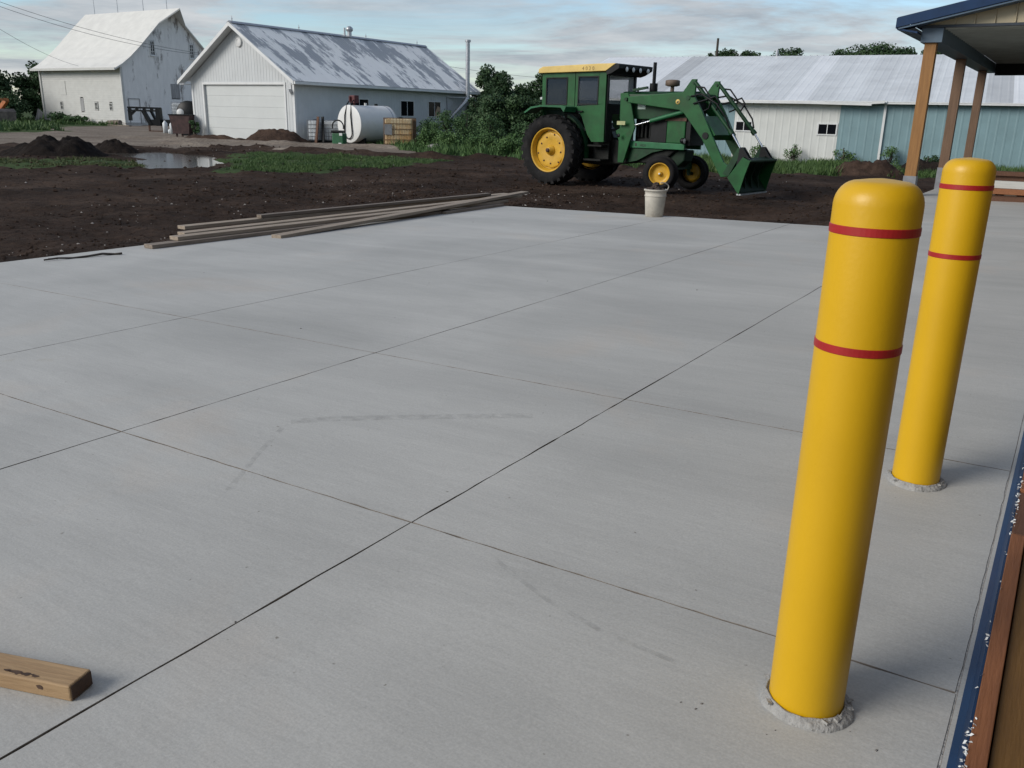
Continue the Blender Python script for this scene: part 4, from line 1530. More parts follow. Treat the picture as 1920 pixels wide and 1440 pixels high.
def tyre(name, R_, Rr, w, lugs, loc, rz, sgn, front=False):
    """wheel about local Y; outer face towards sgn*Y"""
    mb = MB()
    h = w / 2
    prof = [(Rr, -h * .72), (Rr + .03, -h * .92), (R_ - .16 * (R_ - Rr) * 1.6, -h), (R_ - .05, -h * .86), (R_ - .018, -h * .55), (R_ - .01, 0), (R_ - .018, h * .55), (R_ - .05, h * .86),
            (R_ - .16 * (R_ - Rr) * 1.6, h), (Rr + .03, h * .92), (Rr, h * .72)]
    mb.lathe(prof, 48, 'Y')
    if not front:
        for s in (-1, 1):
            for k in range(lugs):
                a = 2 * PI * (k + (0.5 if s > 0 else 0)) / lugs
                # lug: slanted bar from the shoulder to the centre line
                pts = []
                for (da, yy, rr) in ((0.0, s * h * 1.0, R_ - .10), (0.0, s * h * .95, R_ - .005), (.20, s * .01, R_ + .02), (.20, s * .01, R_ - .03)):
                    for wd in (-.035, .035):
                        aa = a + da + wd / R_ * 1.3
                        pts.append((rr * math.sin(aa), yy, rr * math.cos(aa)))
                f_ = [(0, 2, 3, 1), (2, 4, 5, 3), (4, 6, 7, 5), (0, 1, 7, 6), (0, 6, 4, 2), (1, 3, 5, 7)]
                mb.add(pts, f_)
    else:
        for yy in (-.05, 0, .05):
            mb.lathe([(R_ - .02, yy - .014), (R_ + .006, yy - .01), (R_ + .006, yy + .01), (R_ - .02, yy + .014)], 48, 'Y')
    o = mb.build(name, M_rubber, tr)
    o.location = loc
    o.rotation_euler = (0, 0, rz)
    s = sgn
    rm = MB()
    t = h * .74
    if front:
        rm.lathe([(Rr + .004, s * t), (Rr + .012, s * (t + .01)), (Rr - .008, s * (t + .012)), (Rr - .02, s * t * .8), (Rr * .80, s * t * .45), (Rr * .62, s * t * .38), (Rr * .30, s * t * .48), (.001, s * t * .5)], 40, 'Y')
        rm.lathe([(.055, s * t * .45), (.055, s * t * .75), (.04, s * t * .95), (.001, s * t * 1.0)], 16, 'Y')
    else:
        rm.lathe([(Rr + .004, s * t), (Rr + .018, s * (t + .012)), (Rr - .012, s * (t + .016)), (Rr - .03, s * t * .9), (Rr - .05, s * t * .35), (Rr - .06, s * t * .28)], 48, 'Y')
        rm.lathe([(Rr - .085, s * t * .18), (Rr - .09, s * t * .36), (Rr - .12, s * t * .40), (Rr * .5, s * t * .36), (Rr * .3, s * t * .30), (.001, s * t * .30)], 48, 'Y', wob=lambda a, tt: 1 - .05 * (1 if math.sin(a * 6 + .4) > .72 else 0))
        rm.lathe([(Rr - .06, s * t * .2), (.12, s * t * .2)], 48, 'Y')
    rm.build('rim', M_jdyel, o)
    hb = MB()
    if front:
        hb.lathe([(.02, s * t * .95), (.022, s * t * 1.12), (.001, s * t * 1.15)], 12, 'Y')
        hb.build('hub_cap', M_lamp, o)
    else:
        hb.lathe([(.13, s * t * .28), (.12, s * t * .55), (.085, s * t * .60), (.08, s * t * .95), (.05, s * t * 1.0)], 20, 'Y')
        hb.build('hub', M_jdyel, o)
        ax = MB()
        ax.lathe([(.048, s * t * .6), (.048, s * t * 1.2), (.001, s * t * 1.2)], 14, 'Y')
        ax.build('axle_end', M_rust, o)
        bl = MB()
        for k in range(9):
            a = 2 * PI * k / 9 + .3
            rr = Rr * (.62 if k % 3 else .74)
            bl.lathe([(.022, s * t * .33), (.022, s * t * .45), (.001, s * t * .46)], 8, 'Y', (rr * math.sin(a), 0, rr * math.cos(a)))
        bl.build('wheel_bolts', M_rust, o)
    return o


tyre('rear_wheel', .83, .52, .46, 24, (0.02, -.84, .82), 0, -1)
tyre('rear_wheel', .83, .52, .46, 24, (0.02, .84, .82), 0.3, 1)
tyre('front_wheel', .395, .235, .29, 0, (3.08, -.72, .42), R(17), -1, True)
tyre('front_wheel', .395, .235, .29, 0, (3.08, .72, .40), R(17), 1, True)


def tp(prof, y0, y1, name, m, bevel=0.0):
    mb = MB()
    mb.prism(prof, y0, y1)
    return mb.build(name, m, tr, bevel)


# drive line
tp([(-.45, .55), (1.2, .5), (2.1, .6), (2.1, 1.05), (1.2, 1.15), (-.45, 1.1)], -.3, .3, 'transmission', M_engine, .03)
mb = MB()
mb.tube([(0.02, -.8, .82), (0.02, .8, .82)], .13, 14)
mb.build('rear_axle', M_engine, tr)
tp([(2.0, .95), (3.45, .95), (3.45, 1.08), (2.0, 1.1)], -.40, -.34, 'frame_rail', M_lgreen, .008)
tp([(2.0, .95), (3.45, .95), (3.45, 1.08), (2.0, 1.1)], .34, .40, 'frame_rail', M_lgreen, .008)
tp([(1.95, .62), (2.75, .58), (3.2, .95), (1.95, .95)], -.28, .28, 'oil_pan', M_engine, .03)
tp([(1.92, .60), (2.02, .94), (2.95, .94), (2.6, .86), (2.2, .66)], -.36, -.30, 'frame_brace', M_dgreen, .005)
tp([(1.92, .60), (2.02, .94), (2.95, .94), (2.6, .86), (2.2, .66)], .30, .36, 'frame_brace', M_dgreen, .005)
mb = MB()
mb.box((2.05, -.26, 1.0), (2.55, .26, 1.6))
for k in range(4):
    mb.tube([(2.15 + .11 * k, -.30, 1.2), (2.15 + .11 * k, -.30, 1.5)], .035, 8)
mb.tube([(2.33, -.33, 1.5), (2.33, -.33, 1.58)], .07, 10)
mb.box((2.1, -.32, 1.05), (2.5, -.26, 1.15))
mb.build('engine', M_engine, tr)
# hood: rounded box along X
hp = []
for (y, z) in ((-.34, 1.60), (-.345, 2.05), (-.31, 2.15), (-.22, 2.205), (0, 2.225), (.22, 2.205), (.31, 2.15), (.345, 2.05), (.34, 1.60)):
    hp.append((y, z))
mb = MB()
mb.prism(hp, 1.62, 3.5, 'X')
mb.build('hood', M_dgreen, tr, .012)
for a, b in ((-.352, -.32), (.32, .352)):
    mb = MB()
    mb.box((2.52, a, 1.10), (2.93, b, 1.60))
    mb.build('side_screen', M_black, tr)
mb = MB()
mb.box((2.94, -.36, 1.085), (3.42, .36, 1.62))
mb.build('radiator_panel', M_green, tr, .02)
mb = MB()
mb.box((3.43, -.33, 1.05), (3.54, .33, 1.98))
for k in range(10):
    mb.box((3.54, -.31, 1.1 + .085 * k), (3.555, .31, 1.125 + .085 * k))
mb.build('front_grille', M_black, tr)
mb = MB()
mb.box((2.9, -.37, 1.575), (3.44, -.345, 1.645))
mb.build('rust_streak_band', M_rust, tr)
mb = MB()
mb.lathe([(.03, -.06), (.062, -.03), (.066, .03), (.058, .045)], 16, 'X', (3.42, -.43, 1.15))
mb.bar((3.36, -.43, 1.15), (3.36, -.34, 1.12), .03, .03)
hl = mb.build('headlight', M_black, tr)
mb = MB()
mb.disc(.058, .046, 16, 'X', (3.42, -.43, 1.15))
mb.lathe([(.058, .044), (.03, .06), (.001, .064)], 16, 'X', (3.42, -.43, 1.15))
mb.build('lens', M_lamp, hl)
# front axle and pedestal
M_bucketdk = mat('oily_dark_green_paint', (0.006, 0.022, 0.010), 0.6, spec=.25, var=.4, scale=5)
mb = MB()
mb.prism([(2.8, .94), (3.4, .94), (3.36, .70), (3.2, .55), (2.95, .55)], -.2, .2)
mb.build('front_pedestal', M_bucketdk, tr, .03)
mb = MB()
mb.bar((3.08, -.58, .55), (3.08, .58, .55), .13, .12)
mb.tube([(3.08, -.56, .40), (3.08, -.56, .80)], .05, 10)
mb.tube([(3.08, .56, .40), (3.08, .56, .80)], .05, 10)
mb.tube([(3.08, -.56, .40), (3.08, -.72, .40)], .045, 8)
mb.tube([(3.08, .56, .38), (3.08, .72, .38)], .045, 8)
mb.tube([(2.86, -.54, .6), (2.86, .54, .6)], .02, 6)
mb.build('front_axle', M_dgreen, tr)
# cab
CY = .65
XF = 1.43


def side(y0, y1, sfx):
    mb = MB()
    ex = min(y0, y1), max(y0, y1)
    mb.prism([(-.50, 1.76), (-.39, 1.76), (-.39, 2.64), (-.50, 2.62)], *ex)                # rear post
    mb.prism([(.29, 1.80), (.50, 1.80), (.50, 2.63), (.29, 2.63)], *ex)                    # mid post
    mb.prism([(-.39, 2.52), (.29, 2.53), (.29, 2.63), (-.39, 2.63)], *ex)
    mb.prism([(-.39, 1.76), (.29, 1.80), (.29, 1.90), (-.39, 1.88)], *ex)
    mb.build('cab_side_frame', M_green, tr)
    dr = MB()
    dr.prism([(.52, 2.54), (1.22, 2.55), (1.22, 2.63), (.52, 2.63)], *ex)
    dr.prism([(.52, 1.86), (.59, 1.86), (.59, 2.54), (.52, 2.54)], *ex)
    dr.prism([(1.20, 1.92), (1.40, 1.92), (1.40, 2.63), (1.20, 2.63)], *ex)
    dr.prism([(.52, 1.86), (1.40, 1.92), (1.41, 1.06), (1.06, 1.05), (.92, 1.22), (.74, 1.62)], *ex)
    door = dr.build('cab_door', M_green, tr)
    p = MB()
    ym = (y0 + y1) / 2
    p.box((.59, ym - .006, 1.88), (1.20, ym + .006, 2.55))
    p.build('door_pane', M_cabglass if ym < 0 else M_clear, door)
    hd = MB()
    s_ = -1 if ym < 0 else 1
    hd.bar((.64, ym + s_ * .05, 1.74), (.78, ym + s_ * .05, 1.75), .025, .03)
    hd.build('handle', M_black, door)
    p = MB()
    p.box((-.39, ym - .006, 1.87), (.29, ym + .006, 2.53))
    p.build('side_window', M_cabglass if ym < 0 else M_clear, tr)
    g = MB()
    for a, b, c, d_ in ((-.38, .28, 1.885, 2.525), (.595, 1.195, 1.90, 2.545)):
        yb = ym + s_ * .022
        for lo, hi in (((a, c), (b, c + .025)), ((a, d_ - .025), (b, d_)), ((a, c + .025), (a + .025, d_ - .025)), ((b - .025, c + .025), (b, d_ - .025))):
            g.box((lo[0], yb - .006, lo[1]), (hi[0], yb + .006, hi[1]))
    g.build('window_seal', M_black, tr)


side(-CY, -CY + .035, 'near')
side(CY, CY - .035, 'far')
mb = MB()
mb.box((XF - .04, -CY + .04, 1.70), (XF, CY - .04, 1.93))
mb.box((XF - .04, -CY + .04, 1.06), (XF, -.36, 1.70))
mb.box((XF - .04, .36, 1.06), (XF, CY - .04, 1.70))
mb.build('firewall', M_engine, tr)
mb = MB()
mb.box((XF - .05, CY - .11, 1.93), (XF + .005, CY - .042, 2.63))
mb.box((XF - .05, -CY + .042, 1.93), (XF + .005, -CY + .09, 2.63))
mb.box((XF - .05, -CY + .09, 2.57), (XF + .005, CY - .11, 2.63))
mb.build('windscreen_frame', M_black, tr)
mb = MB()
mb.box((XF - .03, -CY + .085, 1.92), (XF - .02, CY - .105, 2.575))
mb.build('windscreen', M_wind, tr)
mb = MB()
mb.box((-.5, -CY + .04, 1.62), (-.46, CY - .04, 1.92))
mb.box((-.5, -CY + .04, 1.92), (-.46, -CY + .1, 2.62))
mb.box((-.5, CY - .1, 1.92), (-.46, CY - .04, 2.62))
mb.build('cab_rear_frame', M_green, tr)
mb = MB()
mb.box((-.49, -CY + .1, 1.92), (-.48, CY - .1, 2.6))
mb.build('rear_window', M_cabglass, tr)
mb = MB()
mb.box((-.45, -CY + .04, 1.30), (1.38, CY - .04, 1.36))
mb.build('cab_floor', M_black, tr)
mb = MB()
mb.box((-.1, -.26, 1.55), (.42, .26, 1.70))
mb.prism([(-.12, 1.70), (.02, 1.70), (-.10, 2.28), (-.22, 2.26)], -.26, .26)
mb.build('seat', M_black, tr, .03)
mb = MB()
mb.tube([(1.05, .0, 1.4), (.88, 0, 1.92)], .03, 8)
mb.tube([(.88 + .05 * math.cos(t), .19 * math.sin(t), 1.93 + .17 * math.cos(t)) for t in np.linspace(0, 2 * PI, 20)], .015, 6)
mb.build('steering_wheel', M_black, tr)
# fenders and their inner skirts
for s in (-1, 1):
    fp = [(-.72, 1.70), (-.50, 1.83), (-.2, 1.87), (.46, 1.87), (.58, 1.84), (.52, 1.72), (.42, 1.82), (-.2, 1.835), (-.48, 1.79), (-.68, 1.68)]
    mb = MB()
    mb.prism(fp, *sorted((s * .62, s * 1.09)))
    mb.build('fender', M_lgreen, tr)
    mb = MB()
    arc = [(.02 + .92 * math.sin(a), .82 + .92 * math.cos(a)) for a in np.linspace(.3, 1.75, 12)]
    inner = [(.02 + .55 * math.sin(a), .82 + .55 * math.cos(a)) for a in np.linspace(1.75, .3, 12)]
    mb.prism(arc + inner, *sorted((s * .56, s * .60)))
    n_ = len(arc)
    for i in range(n_ - 1):
        (x0, z0), (x1, z1) = arc[i], arc[i + 1]
        ya, yb = sorted((s * .60, s * .74))
        mb.add([(x0, ya, z0), (x0, yb, z0), (x1, yb, z1), (x1, ya, z1)], [(0, 1, 2, 3)])
    mb.build('fender_skirt', M_dgreen, tr)
    mb = MB()
    mb.box((.95, min(s * .42, s * .80), .62), (1.45, max(s * .42, s * .80), .66))
    mb.box((.97, min(s * .40, s * .44), .62), (1.43, max(s * .40, s * .44), 1.05))
    mb.box((1.0, min(s * .45, s * .72), .95), (1.4, max(s * .45, s * .72), .985))
    mb.build('cab_step', M_engine, tr)
# roof
mb = MB()
mb.prism([(-.58, 2.625), (1.42, 2.650), (1.70, 2.815), (1.2, 2.815), (-.45, 2.775), (-.57, 2.72)], -.73, .73)
roof = mb.build('cab_roof', M_roofyel, tr, .012)
mb = MB()
mb.prism([(1.425, 2.640), (1.46, 2.56), (1.60, 2.60), (1.79, 2.70), (1.80, 2.80), (1.712, 2.815)], -.725, .725)
visor = mb.build('roof_visor', M_black, tr, .01)
for y in (-.42, -.14, .16, .50):
    mb = MB()
    mb.lathe([(.062, -.04), (.066, 0), (.062, .01)], 16, 'X', (1.80, y, 2.70))
    wl_ = mb.build('work_light', M_black, visor)
for y in (-.42, -.14, .16, .50):
    mb = MB()
    mb.lathe([(.056, .008), (.05, .016), (.001, .020)], 16, 'X', (1.80, y, 2.695))
    mb.build('lamp_lens', M_lamp, visor)
mb = MB()
mb.box((-.66, -.55, 2.62), (-.58, -.35, 2.74))
mb.box((-.66, .35, 2.62), (-.58, .55, 2.74))
mb.build('rear_work_lamps', M_black, tr)


def text_obj(s, size, loc, rot, m, parent, name='lettering', ext=0.001):
    cu = bpy.data.curves.new(name, 'FONT')
    cu.body = s
    cu.size = size
    cu.extrude = ext
    cu.resolution_u = 2
    tmp = bpy.data.objects.new('tmp', cu)
    COL.objects.link(tmp)
    dg = bpy.context.evaluated_depsgraph_get()
    me = bpy.data.meshes.new_from_object(tmp.evaluated_get(dg))
    bpy.data.objects.remove(tmp)
    me.materials.clear()
    me.materials.append(m)
    o = bpy.data.objects.new(name, me)
    COL.objects.link(o)
    o.parent = parent
    o.location = loc
    o.rotation_euler = rot
    return o


M_brownink = mat('faded_brown_decal', (0.24, 0.155, 0.045), 0.6)
M_darkink = mat('dark_decal', (0.01, 0.02, 0.012), 0.6)
text_obj('4 0 2 0', .125, (.75, -.7325, 2.672), (R(90), 0, 0), M_brownink, tr, 'roof_lettering')
text_obj('4020', .085, (2.28, -.4025, .985), (R(90), 0, 0), M_darkink, tr, 'rail_lettering')
mb = MB()
mb.box((2.14, -.403, .99), (2.19, -.4, 1.06))
mb.build('rail_emblem', M_darkink, tr)
# exhaust and pre-cleaner
mb = MB()
mb.tube([(2.30, 0, 2.2), (2.30, 0, 2.40)], .095, 14)
mb.tube([(2.30, 0, 2.39), (2.30, 0, 2.86)], .042, 12)
mb.build('exhaust_stack', M_black, tr)
mb = MB()
mb.tube([(2.80, 0, 2.2), (2.80, 0, 2.34)], .045, 10)
mb.lathe([(.10, 2.33), (.165, 2.35), (.165, 2.45), (.15, 2.465), (.10, 2.475), (.001, 2.48)], 20, 'Z', (2.80, 0, 0))
mb.build('air_precleaner', mat('dusty_brown_plastic', (0.13, 0.095, 0.07), 0.7, var=.25, scale=8), tr)
mb = MB()
mb.bar((1.95, -.3, 2.24), (2.30, -.26, 2.30), .10, .05)
mb.tube([(2.05, -.28, 2.2), (2.08, -.28, 2.3)], .02, 6)
mb.build('valve_cover', M_dgreen, tr)
mb = MB()
mb.box((2.12, -.347, 1.82), (2.33, -.345, 1.99))
mb.build('hood_decal', mat('pale_decal', (0.42, 0.52, 0.46), 0.5), tr)
# loader masts, arms, cylinders
ARM = [(1.98, 2.09), (3.40, 2.19), (3.60, 2.46), (3.72, 2.46), (3.70, 2.10), (3.90, 1.82), (4.16, 1.37), (4.54, .74), (4.76, .60), (4.72, .45), (4.50, .42), (4.40, .56), (3.97, 1.20), (3.47, 1.74), (3.34, 1.81), (1.98, 1.96)]
MAST = [(1.72, 2.17), (1.93, 2.17), (2.02, 1.95), (2.17, 1.42), (2.05, 1.09), (1.90, .60), (1.74, .60), (1.74, 1.10), (1.64, 1.32), (1.75, 1.38), (1.73, 1.9)]
for s in (-1, 1):
    y = s * .53
    mb = MB()
    mb.prism(MAST, *sorted((y - s * .03, y - s * .075)))
    mst = mb.build('loader_mast', M_green, tr, .008)
    mb = MB()
    mb.bar((1.86, y - s * .08, .80), (1.86, s * .3, .80), .16, .2)
    mb.build('mast_bracket', M_dgreen, mst)
    mb = MB()
    mb.prism(ARM, *sorted((y + s * .035, y - s * .025)))
    arm = mb.build('loader_arm', M_green, tr, .01)
    pin = MB()
    for (x, z, r_) in ((1.92, 2.03, .04), (3.55, 2.07, .05), (3.66, 2.38, .03), (4.62, .53, .04)):
        pin.tube([(x, y - .05, z), (x, y + .05, z)], r_, 10)
    pin.build('pivot_pin', M_dgreen, arm)
    lc = MB()
    lc.tube([(2.55, y - s * .07, 1.56), (3.42, y - s * .07, 1.78)], .048, 10)
    lcy = lc.build('lift_cylinder', M_lgreen, tr)
    rd = MB()
    rd.tube([(2.14, y - s * .07, 1.455), (2.56, y - s * .07, 1.562)], .025, 8)
    rd.build('piston_rod', M_chrome, lcy)
    tcx = MB()
    tcx.tube([(3.68, y + s * .02, 2.40), (3.80, y + s * .02, 2.28), (4.66, y + s * .02, 1.36)], .045, 10)
    tcx.tube([(4.62, y + s * .02, 1.40), (4.68, y + s * .02, 1.335)], .06, 10)
    tcy = tcx.build('bucket_cylinder', M_dgreen, tr)
    rd = MB()
    rd.tube([(4.66, y + s * .02, 1.36), (4.91, y + s * .02, 1.03)], .022, 8)
    rd.build('piston_rod', M_chrome, tcy)
    lk = MB()
    lk.prism([(4.56, .50), (4.70, .46), (4.98, 1.0), (4.95, 1.06), (4.86, 1.05)], *sorted((y - s * .04, y - s * .02)))
    lk.prism([(4.56, .50), (4.70, .46), (4.98, 1.0), (4.95, 1.06), (4.86, 1.05)], *sorted((y + s * .045, y + s * .065)))
    lk.build('bucket_link', M_dgreen, tr)
    hs = MB()
    hs.tube([(3.75, y + s * .05, 2.30), (3.95, y + s * .08, 2.28), (4.15, y + s * .09, 2.05), (4.10, y + s * .08, 1.85), (3.98, y + s * .06, 1.8)], .02, 6)
    hs.tube([(3.62, y + s * .04, 2.1), (3.9, y + s * .1, 2.15), (4.3, y + s * .12, 1.95), (4.54, y + s * .1, 1.66), (4.62, y + s * .06, 1.46)], .02, 6)
    hs.tube([(3.70, y + s * .05, 1.95), (4.0, y + s * .1, 2.02), (4.24, y + s * .1, 2.10), (4.34, y + s * .08, 1.98), (4.26, y + s * .05, 1.82)], .02, 6)
    hs.build('hydraulic_hose', M_black, tr)
mb = MB()
mb.tube([(4.05, -.585, 1.28), (4.05, -.50, 1.28)], .074, 16)
mb.build('tube_end', M_black, tr)
mb = MB()
mb.tube([(4.05, .50, 1.28), (4.05, .585, 1.28)], .074, 16)
mb.build('tube_end', M_black, tr)
mb = MB()
mb.tube([(3.62, -.5, 2.12), (3.62, .5, 2.12)], .05, 12)
mb.build('upper_cross_tube', M_dgreen, tr)
mb = MB()
mb.prism([(3.82, 1.56), (3.94, 1.70), (4.26, 1.30), (4.10, 1.18)], -.50, .50)
mb.build('cross_member', M_green, tr, .01)
mb = MB()
mb.lathe([(.001, -.005), (.055, -.005), (.055, 0)], 20, 'Y', (3.30, -.566, 1.985))
em = mb.build('round_emblem', M_roofyel, tr)
mb = MB()
mb.prism([(3.275, 1.965), (3.30, 1.96), (3.325, 1.985), (3.31, 2.01), (3.30, 1.99), (3.28, 2.005)], -.5725, -.5712)
mb.build('deer_mark', M_darkink, em)
mb = MB()
mb.box((1.735, -.607, 1.46), (1.965, -.605, 1.545))
mb.build('mast_decal', mat('pale_yellow_decal', (0.40, 0.42, 0.20), 0.5), tr)
mb = MB()
mb.lathe([(.001, -.004), (.045, -.004), (.045, 0)], 14, 'Y', (1.80, -.606, 1.22))
mb.build('mast_hole', M_black, tr)
# bucket
M_bucket = mat('worn_dark_bucket_paint', (0.007, 0.026, 0.012), 0.6, spec=.25, var=.4, scale=4, dirt=(0.03, 0.024, 0.018), dirt_scale=3)
BK = [(5.00, .10), (4.735, .43), (4.88, .64), (5.035, .855), (5.20, .785)]
BK2 = [(5.02, .14), (4.77, .44), (4.905, .635), (5.045, .825), (5.19, .76)]
mb = MB()
for i in range(4):
    a, b, c, d_ = BK[i], BK[i + 1], BK2[i + 1], BK2[i]
    mb.prism([a, b, c, d_], -.66, .66)
bkt = mb.build('bucket', M_bucket, tr)
for y in (-.675, .66):
    mb = MB()
    mb.prism([(4.72, .43), (5.035, .87), (5.21, .795), (5.11, .48), (5.015, .085)], y, y + .015)
    mb.build('side_plate', M_green, bkt)
for y in (-.30, .02, .34):
    mb = MB()
    mb.prism([(4.99, .17), (4.79, .45), (4.91, .63), (5.05, .80), (5.0, .60), (4.95, .44)], y, y + .02)
    mb.build('rib', M_bucket, bkt)
for y in (-.53, .51):
    for dy in (-.06, .06):
        mb = MB()
        mb.prism([(4.86, .64), (5.035, .875), (5.16, .825), (4.97, 1.07), (4.91, 1.07)], y + dy - .01, y + dy + .01)
        mb.build('pivot_bracket', M_black, bkt)
mb = MB()
mb.box((4.96, -.66, .07), (5.06, .66, .10))
mb.build('cutting_edge', M_galv, bkt)
mb = MB()
mb.box((5.17, -.66, .785), (5.225, .66, .815))
mb.build('top_lip', M_dgreen, bkt)

# ------------------------------------------------------------------ FUEL TANK
def place(px, dep):
    return None


tank = empty('fuel_tank', (-31.75, 34.75, ZG), R(-90 + 55), 'large white cylindrical fuel tank lying on cradles beside the garage', 'fuel tank')
# axis along local X from the front end at 0 to the far end
tank.location = (-31.95, 34.0, ZG)
TR = 0.92
TLn = 2.45
TA = math.atan2(0.99, 0.12)
tank.rotation_euler = (0, 0, TA)
mb = MB()
cz = TR + .12
mb.lathe([(TR, 0), (TR, TLn * .5), (TR, TLn)], 48, 'X', (0, 0, cz))
mb.build('shell', M_tank, tank)
for t_, s in ((0, -1), (TLn, 1)):
    mb = MB()
    mb.lathe([(TR + .012, t_ + .0), (TR + .012, t_ + s * .02), (TR - .02, t_ + s * .03), (TR * .6, t_ + s * .05), (0.001, t_ + s * .06)], 48, 'X', (0, 0, cz))
    mb.build('end_cap', M_tank, tank)
mb = MB()
mb.lathe([(TR + .002, TLn * .90), (TR + .012, TLn * .905), (TR + .012, TLn * .925), (TR + .002, TLn * .93)], 48, 'X', (0, 0, cz))
mb.build('weld_band', M_galv, tank)
for x in (.35, TLn - .5):
    mb = MB()
    mb.prism([(-.7, -.1), (.7, -.1), (.75, .36), (.45, .24), (0, .135), (-.45, .24), (-.75, .36)], x, x + .1, 'X')
    mb.build('cradle', M_black, tank)
mb = MB()
mb.tube([(.35, 0, cz + TR - .02), (.35, 0, cz + TR + .12)], .05, 8)
mb.box((.2, -.20, cz + TR + .1), (.5, .20, cz + TR + .48))
mb.tube([(.35, -.22, cz + TR + .30), (.35, .24, cz + TR + .30)], .11, 12)
mb.tube([(.15, .1, cz + TR + .42), (.15, .1, cz + TR + .2)], .06, 8)
pmp = mb.build('pump', M_maroon, tank, .02)
mb = MB()
hz = cz + TR
pts = [(.18, -.16, hz + .25), (.0, -.18, hz + .05), (-.10, -.22, hz - .5)]
for t in np.linspace(0, PI, 12):
    pts.append((-.10, -.30 * math.cos(t) - (.0), hz - 1.35 - .30 * math.sin(t)))
pts += [(-.10, .24, hz - .5), (.0, .14, hz + .05), (.18, .14, hz + .25)]
mb.tube(pts, .03, 8)
mb.build('hose', M_rubber, tank)
mb = MB()
mb.tube([(1.1, 0, cz + TR - .02), (1.1, 0, cz + TR + .12)], .07, 8)
mb.build('filler_cap', M_tank, tank)
mb = MB()
mb.tube([(1.9, .1, cz + TR - .03), (1.9, .1, cz + TR + .10)], .09, 10)
mb.build('vent_cap', M_black, tank)

# ------------------------------------------------------------------ IBC TOTES
def tote(loc, rz, mp, label, plate=True, grid=(8, 5), wide=1.2, mc=None, cr_=.012):
    t = empty('liquid_tote', loc, rz, label, 'liquid tote', 'caged liquid totes in the yard')
    w, d_, h = wide, 1.0, 1.0
    pm = MB()
    for y in (-d_ / 2, -.08, d_ / 2 - .16):
        pm.box((-w / 2, y, 0), (w / 2, y + .16, .09))
    pm.box((-w / 2, -d_ / 2, .092), (w / 2, d_ / 2, .13))
    pm.build('pallet_base', M_black, t)
    b_ = MB()
    b_.box((-w / 2 + .04, -d_ / 2 + .04, .135), (w / 2 - .04, d_ / 2 - .04, .135 + h))
    b_.build('plastic_tank', mp, t, .06, 3)
    c_ = MB()
    z0, z1 = .13, .135 + h + .02
    for i in range(grid[0] + 1):
        x = -w / 2 + w * i / grid[0]
        for y in (-d_ / 2, d_ / 2):
            c_.tube([(x, y, z0), (x, y, z1)], cr_, 5)
    for i in range(1, 7):
        y = -d_ / 2 + d_ * i / 7
        for x in (-w / 2, w / 2):
            c_.tube([(x, y, z0), (x, y, z1)], cr_, 5)
    for j in range(grid[1] + 1):
        z = z0 + (z1 - z0) * j / grid[1]
        c_.tube([(-w / 2, -d_ / 2, z), (w / 2, -d_ / 2, z), (w / 2, d_ / 2, z), (-w / 2, d_ / 2, z), (-w / 2, -d_ / 2, z)], .013, 5)
    c_.build('cage', mc or M_cage, t)
    l_ = MB()
    l_.lathe([(.12, .0), (.12, .05), (.10, .06), (.001, .06)], 16, 'Z', (0, 0, .135 + h))
    l_.build('lid', M_black, t)
    if plate:
        p_ = MB()
        p_.box((-w / 2 + .03, -d_ / 2 - .022, .52), (-w / 2 + .36, -d_ / 2 - .014, .92))
        p_.build('label_plate', mat('grey_label_plate', (0.16, 0.17, 0.18), 0.5), t)
    return t


ta = tote((-28.1, 33.4, ZG), R(30), M_amber, 'amber stained caged liquid tote right of the white fuel tank', True, (9, 5), 1.25, M_ambercage, .013)
ta.scale = (1.1, 1.1, 1.2)
tote((-34.75, 35.95, ZG), R(25), M_plastic, 'white caged liquid tote left of the white fuel tank, near the garage wall', False)
t2 = tote((-35.45, 35.05, ZG), R(25), M_plastic, 'white caged liquid tote half hidden behind leaning brown boards by the garage', False, (3, 5), .55)
for k, (dx, lean, lab) in enumerate(((0, .12, 'brown board leaning on the totes beside the garage, left one of two'), (.42, -.1, 'dark board leaning on the totes beside the garage, right one of two'))):
    mb = MB()
    mb.bar((0, 0, 0), (lean, .12, 1.35), .16, .05, (0, 1, 0))
    lb = mb.build('leaning_board', M_treateddk if k == 0 else M_black)
    lb.location = (-34.95 + dx * .75, 34.55 + dx * .55, ZG)
    tag(lb, lab, 'board', 'boards leaning on the totes')
mb = MB()
mb.tube([(.35 * math.cos(t), .1, .75 * math.sin(t)) for t in np.linspace(.1, PI - .1, 14)], .018, 6)
hp_ = mb.build('wire_hoop', M_galv)
hp_.location = (-33.7, 36.0, ZG + .95)
tag(hp_, 'thin wire hoop standing behind the white fuel tank end', 'hoop')
# green drum with coil of black hose
gd = empty('oil_container', (-31.25, 32.5, ZG), R(20), 'small green oil container with black top in front of the white fuel tank', 'container')
mb = MB()
mb.box((-.30, -.25, 0), (.30, .25, .62))
mb.build('tub', M_drumgreen, gd, .05)
mb = MB()
mb.box((-.33, -.28, .622), (.16, .28, .74))
mb.build('lid', M_black, gd, .03)
mb = MB()
mb.tube([(-.15 + .3 * math.cos(t), .2, .9 + .32 * math.sin(t)) for t in np.linspace(-.3, PI + .3, 14)], .035, 6)
mb.build('hose', M_black, gd)
mb = MB()
mb.box((.10, -.256, .50), (.26, -.252, .62))
mb.box((.05, -.256, .08), (.2, -.252, .16))
mb.build('label', M_white, gd)

